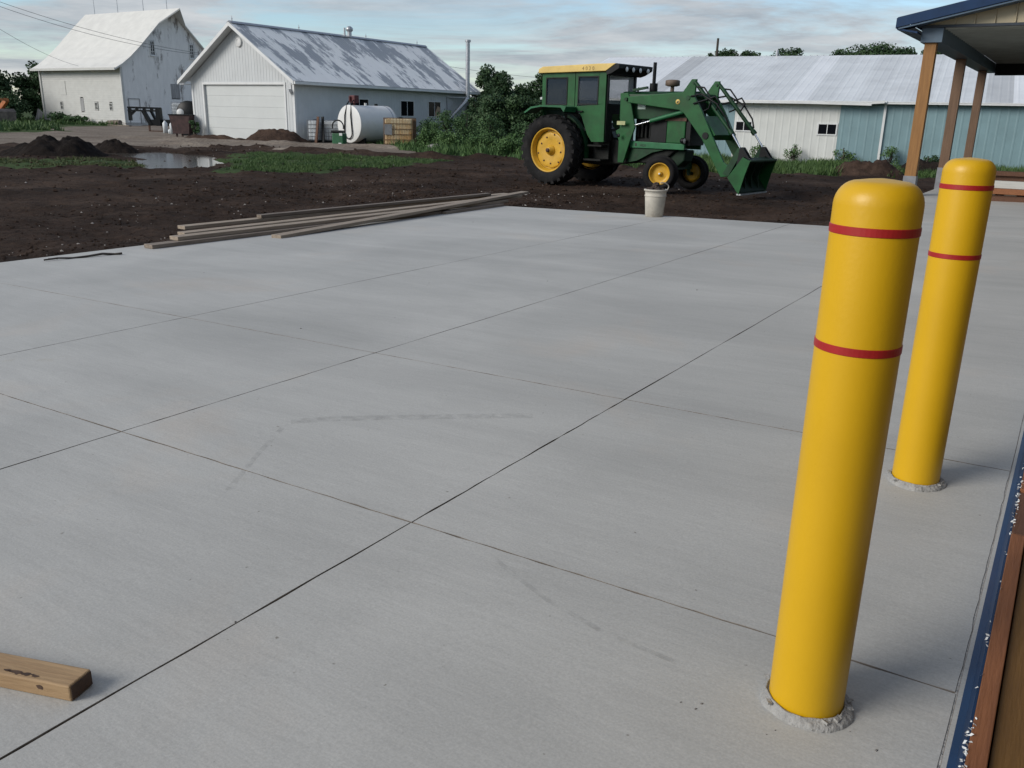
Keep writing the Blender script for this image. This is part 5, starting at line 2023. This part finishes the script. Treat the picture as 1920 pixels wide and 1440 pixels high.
# ------------------------------------------------------------------ GOOSENECK TRAILER, BIN, DRUM
gt = empty('gooseneck_trailer', (-56.81, 38.27, ZG), R(31), 'black gooseneck trailer parked before the barn gable', 'trailer')
mb = MB()
mb.bar((0, 0, 1.60), (2.3, 0, 1.58), .28, .12)
mb.bar((0, 0, 1.40), (2.1, 0, 1.40), .28, .10)
for x in (.10, .62, 1.14, 1.66, 2.2):
    mb.bar((x, 0, 1.38), (x, 0, 1.62), .24, .14)
mb.bar((.10, 0, 1.5), (.10, 0, .72), .2, .2)
mb.bar((.14, 0, 1.1), (.5, 0, 1.42), .16, .14)
mb.build('gooseneck', M_black, gt)
mb = MB()
mb.bar((1.05, 0, 1.42), (1.55, 0, .45), .3, .22)
mb.bar((1.45, .3, 1.45), (1.85, .3, .6), .2, .16)
mb.bar((2.15, 0, 1.58), (2.15, 0, .4), .5, .28)
mb.build('neck_brace', M_black, gt)
mb = MB()
mb.box((1.35, -.1, .42), (6.0, 1.9, .82))
mb.build('deck', M_black, gt, .02)
for x in (1.36, 2.3):
    mb = MB()
    mb.box((x, -.1, .02), (x + .1, 0, .42))
    mb.build('landing_leg', M_rust, gt)
mb = MB()
mb.bar((1.36, -.05, .05), (4.4, -.05, .02), .08, .08)
mb.build('bottom_rail', M_rust, gt)
for x in (4.6, 5.5):
    mb = MB()
    mb.lathe([(.15, -.1), (.34, -.1), (.37, 0), (.34, .1), (.15, .1), (.001, .1)], 24, 'Y', (x, -.22, .36))
    mb.build('wheel', M_rubber, gt)
tote((-54.2, 40.75, ZG + .83), R(31), M_plastic, 'white caged liquid tote riding on the black gooseneck trailer', False, (8, 5), 1.15)
hop = empty('steel_bin', (-43.6, 33.55, ZG), R(8), 'rusty brown steel bin on short legs beside the garage corner', 'bin')
hop.location = (-44.95, 33.85, ZG)
hop.scale = (.70, .80, .86)
hop.rotation_euler = (0, 0, R(28))
mb = MB()
mb.prism([(-.72, .22), (.66, .22), (.78, 1.42), (-1.0, 1.42), (-.95, 1.30)], -.6, .6)
mb.build('hopper', M_binbrown, hop)
mb = MB()
mb.box((-1.03, -.64, 1.422), (.82, .64, 1.49))
mb.build('rim', M_black, hop)
for x in (-.55, .5):
    for y in (-.5, .4):
        mb = MB()
        mb.box((x, y, 0), (x + .12, y + .12, .22))
        mb.build('leg', M_binbrown, hop)
smk = empty('black_drum', (-47.35, 36.15, ZG), R(31), 'tall black drum with white disc on its face behind the rusty bin', 'drum')
mb = MB()
mb.lathe([(.001, -.0), (.68, .0), (.72, .06), (.72, .9), (.68, .96), (.001, .97)], 30, 'Y', (0, -.4, 1.35))
mb.build('drum_shell', M_black, smk)
mb = MB()
mb.lathe([(.001, -.03), (.21, -.03), (.23, 0)], 24, 'Y', (-.46, -.40, 1.36))
mb.build('white_disc', M_white, smk)
mb = MB()
mb.box((-.5, -.2, 0), (.5, .5, .75))
mb.build('stand', M_black, smk)
GJ = 'white jugs under the trailer'
for k, (jx, jy, hh, r_, lab) in enumerate(((-52.3, 37.85, .8, .16, 'tall white drum left of the rusty bin, under the trailer edge'), (-51.0, 37.25, .30, .12, 'small white jug on the ground at the trailer foot'), (-50.45, 37.0, .75, .13, 'slim white drum just left of the rusty bin'))):
    mb = MB()
    mb.lathe([(.001, 0), (r_, 0), (r_, hh * .8), (r_ * .45, hh * .93), (r_ * .3, hh), (.001, hh)], 16)
    j = mb.build('white_drum' if hh > .5 else 'white_jug', M_plastic)
    j.location = (jx, jy, ZG)
    tag(j, lab, 'drum' if hh > .5 else 'jug', GJ)

# ------------------------------------------------------------------ ORANGE MACHINE (far left)
om = empty('orange_loader', (-80.5, 41.0, ZG), R(10), 'orange loader arm and bucket at the far left edge under the trees', 'machine')
mb = MB()
mb.bar((-.9, 0, .5), (1.0, 0, 2.0), .3, .34)
mb.bar((-.9, .9, .5), (1.0, .9, 2.0), .3, .34)
mb.bar((1.0, -.1, 2.0), (1.0, 1.0, 2.0), .2, .2)
mb.build('lift_arm', M_orange, om)
mb = MB()
mb.prism([(.3, .05), (1.3, .05), (1.45, 1.0), (1.2, 1.25), (.5, .7)], -.4, 1.3)
mb.build('bucket', mat('worn_bucket_steel', (0.16, 0.13, 0.11), 0.7, var=0.4, scale=3), om)
mb = MB()
mb.box((-3.2, -.1, .35), (-.6, 1.1, 1.5))
mb.build('body', M_orange, om, .05)
for x in (-2.9, -1.2):
    mb = MB()
    mb.lathe([(.15, -.15), (.42, -.15), (.46, 0), (.42, .15), (.15, .15)], 24, 'Y', (x, -.2, .46))
    mb.disc(.16, -.14, 24, 'Y', (x, -.2, .46), True)
    mb.build('wheel', M_rubber, om)
mb = MB()
mb.bar((0, 0, 0), (.55, .1, 1.1), .9, .04, (0, -1, 0))
lp = mb.build('scrap_sheet', M_greydoor)
lp.location = (-88.9, 49.7, ZG)
tag(lp, 'small grey sheet leaning against the left corner of the barn', 'sheet')
mb = MB()
mb.tube([(0, 0, .22), (.9, .1, .26), (1.9, -.05, .3)], [.2, .22, .19], 10)
lg = mb.build('log', M_log)
lg.location = (-75.8, 48.9, ZG)
tag(lg, 'grey log lying at the front corner of the barn', 'log')
mb = MB()
mb.box((-1.6, -.12, 0), (1.6, .12, .08))
pl = mb.build('low_timber', M_log)
pl.location = (-72.2, 47.6, ZG + .02)
tag(pl, 'thin weathered timber on the ground beside the barn gable', 'timber')

# ------------------------------------------------------------------ SOIL HEAPS
def heap(name, c, rx, ry, h, m, label, seed, n=46):
    u = np.linspace(-1.15, 1.15, n)
    Xh, Yh = np.meshgrid(u, u)
    r_ = np.hypot(Xh, Yh)
    prof = np.clip(1 - r_, 0, 1)
    sm = prof * prof * (3 - 2 * prof)
    z = h * (.2 * sm + .8 * np.minimum(1, 1.9 * prof)) * (1 + 0.6 * fbm(Xh * 3.1 + seed, Yh * 3.1, seed)) * (prof > 0) + .12 * h * fbm(Xh * 5, Yh * 5, seed + 8) * np.minimum(1, 4 * prof) + 0.10 * h * fbm(Xh * 7, Yh * 7, seed + 2) * (prof > 0) + .10 * h * fbm(Xh * 17, Yh * 17, seed + 4) * (prof > 0)
    z = np.maximum(z, -0.2) - 0.10 * (r_ > 0.98)
    V_ = np.stack([Xh * rx, Yh * ry, z], -1).reshape(-1, 3)
    I_ = np.arange(n * n).reshape(n, n)
    F_ = np.stack([I_[:-1, :-1], I_[:-1, 1:], I_[1:, 1:], I_[1:, :-1]], -1).reshape(-1, 4)
    o = np_obj(name, V_, F_, m, smooth=True)
    o.location = c
    return tag(o, label, 'dirt pile', 'heaps of soil in the yard')


heap('soil_heap', (-29.1, 16.9, -.50), 1.9, 1.5, 0.60, M_pile, 'biggest dark topsoil heap left of the puddle', 2, 60)
heap('soil_heap', (-30.1, 16.6, -.50), 1.5, 1.2, 0.36, M_pile, 'low dark soil spread at the left foot of the biggest heap', 12)
heap('soil_heap', (-31.1, 20.2, -.52), 1.15, .8, 0.42, M_pile, 'small dark soil heap just right of the biggest heap, before the puddle', 5)
heap('soil_heap', (-36.7, 33.4, -.47), 2.3, 1.5, 0.60, M_pilebr, 'brown soil heap against the right corner of the garage front', 7)
heap('soil_heap', (-40.3, 31.9, -.47), 2.6, .8, 0.30, M_pilebr, 'low ragged brown soil ridge in front of the garage door', 17)
heap('soil_heap', (-6.1, 30.9, -.5), 1.5, 1.2, 0.50, M_pilebr, 'brown soil heap in the grass before the blue shed wall', 9)
heap('soil_heap', (-4.7, 34.4, -.5), 1.2, 1.0, 0.45, M_pile, 'dark soil heap close to the foot of the shed downspout', 19)

# clods, stones and chips scattered on the bare soil
def scatter_lumps(name, n, region, smin, smax, m, seed, flat=0.7):
    rg = np.random.default_rng(seed)
    x = region(rg, n)
    x, y = x
    keep = ~(((x > SLAB_X0 - .02) & (y < SLAB_Y1 + .02)) | ((x > P_X0 - .02) & (y < P_Y1)))
    x, y = x[keep], y[keep]
    z = ground_z(x, y)
    s = smin * (smax / smin) ** (rg.random(len(x)) ** 2.2)
    base = np.array([(1, 0, 0), (0, 1, 0), (-1, 0, 0), (0, -1, 0), (0, 0, 1), (0, 0, -1), ])
    tri = np.array([(0, 1, 4), (1, 2, 4), (2, 3, 4), (3, 0, 4), (1, 0, 5), (2, 1, 5), (3, 2, 5), (0, 3, 5)])
    k = len(x)
    rot = rg.random(k) * 6.28
    bx = base[None] * (1 + .5 * (rg.random((k, 6, 3)) - .5))
    c, s_ = np.cos(rot)[:, None], np.sin(rot)[:, None]
    vx = (bx[..., 0] * c - bx[..., 1] * s_) * s[:, None] + x[:, None]
    vy = (bx[..., 0] * s_ + bx[..., 1] * c) * s[:, None] * .8 + y[:, None]
    vz = bx[..., 2] * s[:, None] * flat + z[:, None] + s[:, None] * .2
    V_ = np.stack([vx, vy, vz], -1).reshape(-1, 3)
    F_ = (tri[None] + 6 * np.arange(k)[:, None, None]).reshape(-1, 3)
    return tag(np_obj(name, V_, F_, m), kind='stuff')


def reg_near(rg, n):
    x = -7.9 - rg.random(n) ** 1.4 * 7
    y = 2 + rg.random(n) * 15
    return x, y


def reg_far(rg, n):
    return -16 + rg.random(n) * 14, 11.3 + rg.random(n) ** 1.2 * 12


def reg_wide(rg, n):
    return -34 + rg.random(n) * 28, 9 + rg.random(n) * 19


scatter_lumps('soil_clods', 9000, reg_near, .005, .034, M_dirt, 31, .5)
scatter_lumps('far_soil_clods', 7000, reg_far, .008, .045, M_dirt, 32, .5)
scatter_lumps('yard_soil_clods', 4000, reg_wide, .015, .075, M_dirt, 33, .5)
scatter_lumps('pale_stones', 420, reg_near, .008, .026, M_stone, 34, .6)
scatter_lumps('scattered_stones', 170, reg_wide, .015, .04, M_stone, 35, .6)
# crumbs on the slab
rg = np.random.default_rng(77)
mb = MB()
for k in range(40):
    x, y = rg.uniform(-7.4, -.4), rg.uniform(.9, 10.5)
    if k < 14:
        x, y = -0.2955 + rg.normal(0, .10), 1.652 + rg.normal(-.04, .09)
        if math.hypot(x + .2955, y - 1.652) < .11:
            continue
    s_ = rg.uniform(.002, .006) if k > 13 else rg.uniform(.0015, .0035)
    M = Matrix.Translation((x, y, slab_z(x) + s_ * .4)) @ Matrix.Rotation(rg.uniform(0, 6), 4, 'Z')
    mb.add([M @ Vector(p) for p in ((-s_ * 1.5, -s_, -s_ * .5), (s_ * 1.4, -s_ * .8, -s_ * .5), (s_, s_, -s_ * .5), (-s_, s_ * .9, -s_ * .5), (0, 0, s_ * .6))], [(0, 1, 4), (1, 2, 4), (2, 3, 4), (3, 0, 4)])
tag(mb.build('slab_crumbs', mat('grey_crumbs', (0.16, 0.15, 0.14), 0.9, var=.5, scale=30)), kind='stuff')

# ------------------------------------------------------------------ GRASS
def grass(name, polys, dens, hmin, hmax, m, seed, wid=0.012):
    rg = np.random.default_rng(seed)
    xs_, ys_ = [], []
    for p in polys:
        p = np.array(p)
        lo, hi = p.min(0), p.max(0)
        n = int((hi[0] - lo[0]) * (hi[1] - lo[1]) * dens)
        x = rg.uniform(lo[0], hi[0], n)
        y = rg.uniform(lo[1], hi[1], n)
        jx = x + 1.0 * fbm(x * .5, y * .5, 3)
        jy = y + 1.0 * fbm(x * .5, y * .5, 9)
        k = inpoly(jx, jy, p) & (fbm(x * .8, y * .8, seed) > -.22)
        xs_.append(x[k])
        ys_.append(y[k])
    x, y = np.concatenate(xs_), np.concatenate(ys_)
    k = len(x)
    z = ground_z(x, y) - .01
    hN = (0.6 + .9 * (fbm(x * .7, y * .7, seed + 9) + .3))
    h = rg.uniform(hmin, hmax, k) * np.clip(hN, .35, 1.6)
    B = 4
    x, y, z, h = [np.repeat(a, B) for a in (x, y, z, h)]
    k = len(x)
    x = x + rg.normal(0, .03, k)
    y = y + rg.normal(0, .03, k)
    h = h * rg.uniform(.6, 1.1, k)
    a = rg.random(k) * 6.28
    ln = rg.uniform(.1, .7, k) * h
    b = a + rg.normal(0, 1, k)
    w = wid * (1 + h * 2)
    v0 = np.stack([x - np.cos(a) * w, y - np.sin(a) * w, z], -1)
    v1 = np.stack([x + np.cos(a) * w, y + np.sin(a) * w, z], -1)
    v2 = np.stack([x + np.cos(b) * ln, y + np.sin(b) * ln, z + h], -1)
    V_ = np.stack([v0, v1, v2], 1).reshape(-1, 3)
    return tag(np_obj(name, V_, np.arange(3 * k).reshape(-1, 3), m), kind='stuff')


grass('yard_grass', [G_2], 170, .05, .15, M_grass, 51)
grass('yellowish_grass', [G_1], 120, .05, .13, M_grassyl, 52)
grass('shed_grass', [G_4], 75, .10, .34, M_grass, 53, .016)
grass('verge_grass', [[(-24.9, 30.6), (-34, 37), (-27, 42), (-13, 40), (-13.0, 27.0), (-20.4, 27.6)]], 45, .15, .45, M_leaflt, 54, .02)
grass('barn_grass', [[(-89, 49.5), (-88, 50.2), (-76, 50.2), (-73, 47.5), (-76, 46), (-85, 44)], [(-110, 35), (-110, 60), (-89, 60), (-89, 44), (-70, 40), (-58, 34), (-58, 28)]], 9, .15, .5, M_grass, 55, .04)


# ------------------------------------------------------------------ FOLIAGE
def leaves(rg, cent, rad, n, size, squash=0.85):
    """leaf quads spread through clump volumes; cent (k,3), rad (k,)"""
    k = len(cent)
    per = np.maximum(4, (n * rad ** 2 / np.sum(rad ** 2)).astype(int))
    idx = np.repeat(np.arange(k), per)
    m_ = len(idx)
    d_ = rg.normal(size=(m_, 3))
    d_ /= np.linalg.norm(d_, axis=1)[:, None]
    rr = rad[idx] * rg.random(m_) ** .45
    P_ = cent[idx] + d_ * rr[:, None] * np.array([1, 1, squash])
    nrm = d_ * .6 + rg.normal(size=(m_, 3)) * .6 + np.array([0, 0, .35])
    nrm /= np.linalg.norm(nrm, axis=1)[:, None]
    t = np.cross(nrm, rg.normal(size=(m_, 3)))
    t /= np.linalg.norm(t, axis=1)[:, None] + 1e-9
    b = np.cross(nrm, t)
    s = size * rg.uniform(.55, 1.3, m_)[:, None]
    q = np.stack([P_ - t * s * .5, P_ + b * s * .32, P_ + t * s * .5, P_ - b * s * .32], 1).reshape(-1, 3)
    return q, np.arange(4 * m_).reshape(-1, 4)


def tree(name, x, y, H, cr, m, label, seed, n=5200, size=.28, base=.25, cat='tree', group=None, z=None, clumps=34, flat=1.0):
    rg = np.random.default_rng(seed)
    z = ZG if z is None else z
    t = empty(name, (x, y, z), rg.uniform(0, 6), label, cat, group)
    z0 = H * base
    k = clumps
    d_ = rg.normal(size=(k, 3))
    d_ /= np.linalg.norm(d_, axis=1)[:, None]
    rr = rg.random(k) ** .4
    hc = (H - z0) / 2
    ce = d_ * rr[:, None] * np.array([cr * .8, cr * .8 * flat, hc * .8]) + np.array([0, 0, z0 + hc])
    # crown narrows upward
    f = np.clip(1.12 - .42 * (ce[:, 2] - z0) / (H - z0), .4, 1.2)
    ce[:, 0] *= f
    ce[:, 1] *= f
    rad = cr * rg.uniform(.16, .40, k)
    rad = np.minimum(rad, np.maximum(.25, (H - ce[:, 2]) * .9))
    q, fq = leaves(rg, ce, rad, n, size)
    np_obj('crown', q, fq, m, t)
    mb = MB()
    tr_ = H * .022 + .04
    mb.tube([(0, 0, -.3), (.05, 0, H * .2), (-.05, .06, H * .45), (0, 0, H * .8)], [tr_ * 1.3, tr_, tr_ * .75, tr_ * .2], 8)
    for i in range(0, k, max(1, k // 9)):
        c = ce[i]
        s_ = Vector((0, 0, min(c[2] * .6, H * .55)))
        e = Vector(c)
        mb.tube([s_, s_.lerp(e, .5) + Vector((0, 0, -.1)), e], [tr_ * .5, tr_ * .3, tr_ * .1], 5)
    mb.build('trunk', M_bark, t)
    return t


GTL = 'trees beyond the barn'
tree('leafy_tree', -92.4, 51.6, 6.6, 2.6, M_leafdk, 'dark tree close against the left end of the barn', 101, 7000, .30, .0, group=GTL)
tree('leafy_tree', -94.0, 48.0, 6.7, 3.0, M_leafdk, 'tall dark tree at the far left edge of the picture', 102, 7000, .32, .0, group=GTL)
tree('leafy_tree', -87.5, 46.2, 3.1, 2.2, M_leafdk, 'low bushy tree behind the orange machine at far left', 103, 4500, .25, .0, group=GTL)
tree('leafy_tree', -92.0, 44.5, 6.2, 3.2, M_leafdk, 'broad dark tree behind the orange machine, partly cut by the frame', 104, 6000, .32, .0, group=GTL)
GTC = 'trees between garage and shed'
tree('leafy_tree', -36.0, 52.6, 5.2, 1.7, M_leafdk, 'tall dark tree right behind the far corner of the garage', 111, 9000, .19, .0, group=GTC)
tree('leafy_tree', -34.4, 51.6, 4.95, 1.6, M_leafdk, 'rounded dark tree, second from the garage', 112, 8500, .19, .0, group=GTC)
tree('leafy_tree', -34.4, 54.2, 4.2, 1.7, M_leafdk, 'lower dark tree in the dip before the tractor cab', 113, 7500, .19, .0, group=GTC)
tree('leafy_tree', -33.0, 54.8, 4.9, 1.5, M_leafdk, 'dark tree rising just behind the back of the tractor cab', 114, 7500, .19, .0, group=GTC)
tree('leafy_tree', -31.3, 55.9, 5.0, 1.8, M_leafdk, 'dark tree hidden behind the tractor cab windows', 115, 7000, .19, .0, group=GTC)
tree('leafy_tree', -30.6, 45.0, 3.1, 1.6, M_leafdk, 'dark shrub thicket under the trees beside the garage', 116, 7000, .16, .0, group=GTC)
tree('leafy_tree', -28.7, 45.6, 3.2, 1.6, M_leafdk, 'dark shrub in the middle of the thicket behind the weedy bushes', 117, 7000, .16, .0, group=GTC)
tree('leafy_tree', -27.0, 46.2, 3.1, 1.5, M_leafdk, 'broad dark shrub filling the gap behind the rear tractor wheel', 118, 7000, .16, .0, group=GTC)
tree('leafy_tree', -24.5, 46.8, 2.9, 1.9, M_leafdk, 'dark shrub behind the tractor beyond the shed corner', 119, 6000, .17, .0, group=GTC)
tree('leafy_tree', -33.0, 47.2, 3.3, 1.5, M_leafdk, 'dark shrub right at the far garage corner under the gutter end', 120, 7000, .16, .0, group=GTC)
tree('leafy_tree', -35.0, 50.8, 4.2, 1.5, M_leafdk, 'dark shrub between the garage corner and the tallest tree', 121, 7000, .18, .0, group=GTC)
GB = 'weedy bushes beside the garage'
bl_ = [(-29.4, 37.2, 1.55, .95, M_leafmid, 'mid green bush growing under the garage windows'), (-27.9, 36.8, 1.95, 1.05, M_leafmid, 'tall weedy bush in front of the garage chimney'),
       (-26.4, 36.6, 2.0, 1.0, M_leafmid, 'leafy bush at the far corner of the garage'), (-24.6, 36.0, 1.75, 1.1, M_leafmid, 'weedy bush left of the rear tractor wheel'),
       (-25.6, 32.6, 1.0, .8, M_leaflt, 'lower light green weeds just right of the amber tote'), (-24.2, 32.2, 1.0, .9, M_leaflt, 'light green weed clump in the middle of the bushes'),
       (-22.4, 32.2, .95, .95, M_leaflt, 'light green weed clump at the right front of the bushes'), (-20.6, 31.8, .9, .9, M_leaflt, 'green weed clump nearest the rear tractor wheel'),
       (-22.6, 36.2, 1.5, 1.0, M_leafmid, 'mid green bush low behind the rear tractor wheel')]
for i, (x, y, h, c, m, l) in enumerate(bl_):
    tree('bush', x, y, h, c, m, l, 130 + i, 3600, .085, .0, 'bush', GB, clumps=34)
GS = 'trees beyond the shed roof'
for i, (x, y, h, c, l) in enumerate(((-27.9, 77.1, 7.75, 1.5, 'round low treetop right of the bare pole above the shed roof'), (-26.0, 77.6, 7.6, 1.3, 'second treetop from the pole, nearly joined to the first, above the shed roof'), (-22.85, 78.75, 7.85, 1.9, 'lone middle treetop above the shed roof'),
                                     (-18.0, 77.9, 7.75, 1.6, 'left shoulder of the widest treetop above the shed roof'), (-15.9, 78.4, 8.25, 2.2, 'highest treetop above the shed roof, right of centre'),
                                     (-13.9, 78.7, 7.75, 1.5, 'right shoulder of the widest treetop above the shed roof'), (-9.95, 71.3, 7.9, 1.3, 'treetop seen behind the first porch post'))):
    tree('leafy_tree', x, y, h, c * 1.15, M_leafdk, l, 160 + i, 6500, .2, .66, group=GS, clumps=46)
tree('leafy_tree', -28.6, 75.2, 7.8, 0.6, M_leafdk, 'small treetop beside the bare pole above the shed roof', 170, 900, .2, .5, group=GS)
mb = MB()
mb.tube([(0, 0, 0), (.05, 0, 8.3)], [.14, .10], 8)
up = mb.build('wooden_pole', M_bark)
up.location = (-28.04, 74.93, ZG)
tag(up, 'bare wooden pole rising above the shed roof', 'pole')
# weeds at the garage corner and along the shed
GWD = 'weeds growing at wall feet'
tree('weed', -43.9, 33.75, 1.25, .38, M_leafmid, 'single tall weed at the left front corner of the garage', 181, 420, .14, .0, 'weed', GWD, clumps=9)
tree('weed', -84.6, 49.6, 1.2, 1.3, M_leafmid, 'weed patch against the middle of the barn front wall', 182, 900, .2, .0, 'weed', GWD, clumps=14)
tree('weed', -81.5, 49.2, .8, 1.6, M_leafmid, 'low weed patch right of the taller barn weeds', 183, 900, .2, .0, 'weed', GWD, clumps=14)
tree('weed', -5.0, 36.6, .62, .7, M_leafdk, 'dark weed clump at the foot of the blue shed wall right of the downspout', 184, 700, .09, .0, 'weed', GWD, clumps=12)
for i, (x, c, l) in enumerate(((-11.6, .5, 'thin weeds against the white shed wall near the loader bucket'), (-10.2, .5, 'thin weeds against the white shed wall under its right window'), (-8.3, .6, 'weeds at the joint of white and blue shed siding'), (-6.5, .5, 'weeds left of the shed downspout foot'))):
    tree('weed', x, 37.0 + .1 * (x + 12), .85, c, M_leaflt, l, 190 + i, 420, .08, .0, 'weed', GWD, clumps=12)

# stones and boards by the bushes
GST = 'rubble in front of the bushes'
for i, (x, y, w, l) in enumerate(((-24.9, 32.4, .5, 'pale flat slab of rubble in front of the bushes, left piece'), (-23.9, 32.2, .6, 'low grey slab of rubble in front of the bushes, right piece'))):
    mb = MB()
    M = Matrix.Rotation(.3 + i, 4, 'Z') @ Matrix.Rotation(.12, 4, 'X')
    mb.box((-w, -.3, 0), (w, .3, .16), M)
    o = mb.build('rubble_slab', M_collar, None, .03)
    o.location = (x, y, ZG + .08 + .05 * (i == 0))
    tag(o, l, 'rubble', GST)

# ------------------------------------------------------------------ POWER LINES
M_wire = mat('weathered_cable', (0.10, 0.10, 0.105), 0.7)


def wire(name, a, b, sag, label):
    mb = MB()
    pts = []
    for i in range(25):
        t = i / 24
        p = Vector(a).lerp(Vector(b), t)
        p.z -= sag * 4 * t * (1 - t)
        pts.append(p)
    mb.tube(pts, .011, 5)
    return tag(mb.build(name, M_wire), label, 'power line', 'overhead power lines at left')


wire('power_line', (-48.27, 23.37, 6.61), (-47.79, 37.79, 4.43), .5, 'upper thick power line crossing in front of the barn roof')
wire('power_line', (-48.88, 23.7, 6.87), (-48.13, 38.22, 4.52), .42, 'thin power line strand running just above the thick one')
wire('power_line', (-51.65, 24.95, 6.65), (-77.27, 47.6, 4.61), .5, 'lowest power line running down to the barn eave')
wire('power_line', (-40.54, 52.44, 4.63), (-35.34, 65.52, 4.14), .2, 'faint power line behind the garage chimney and the trees')
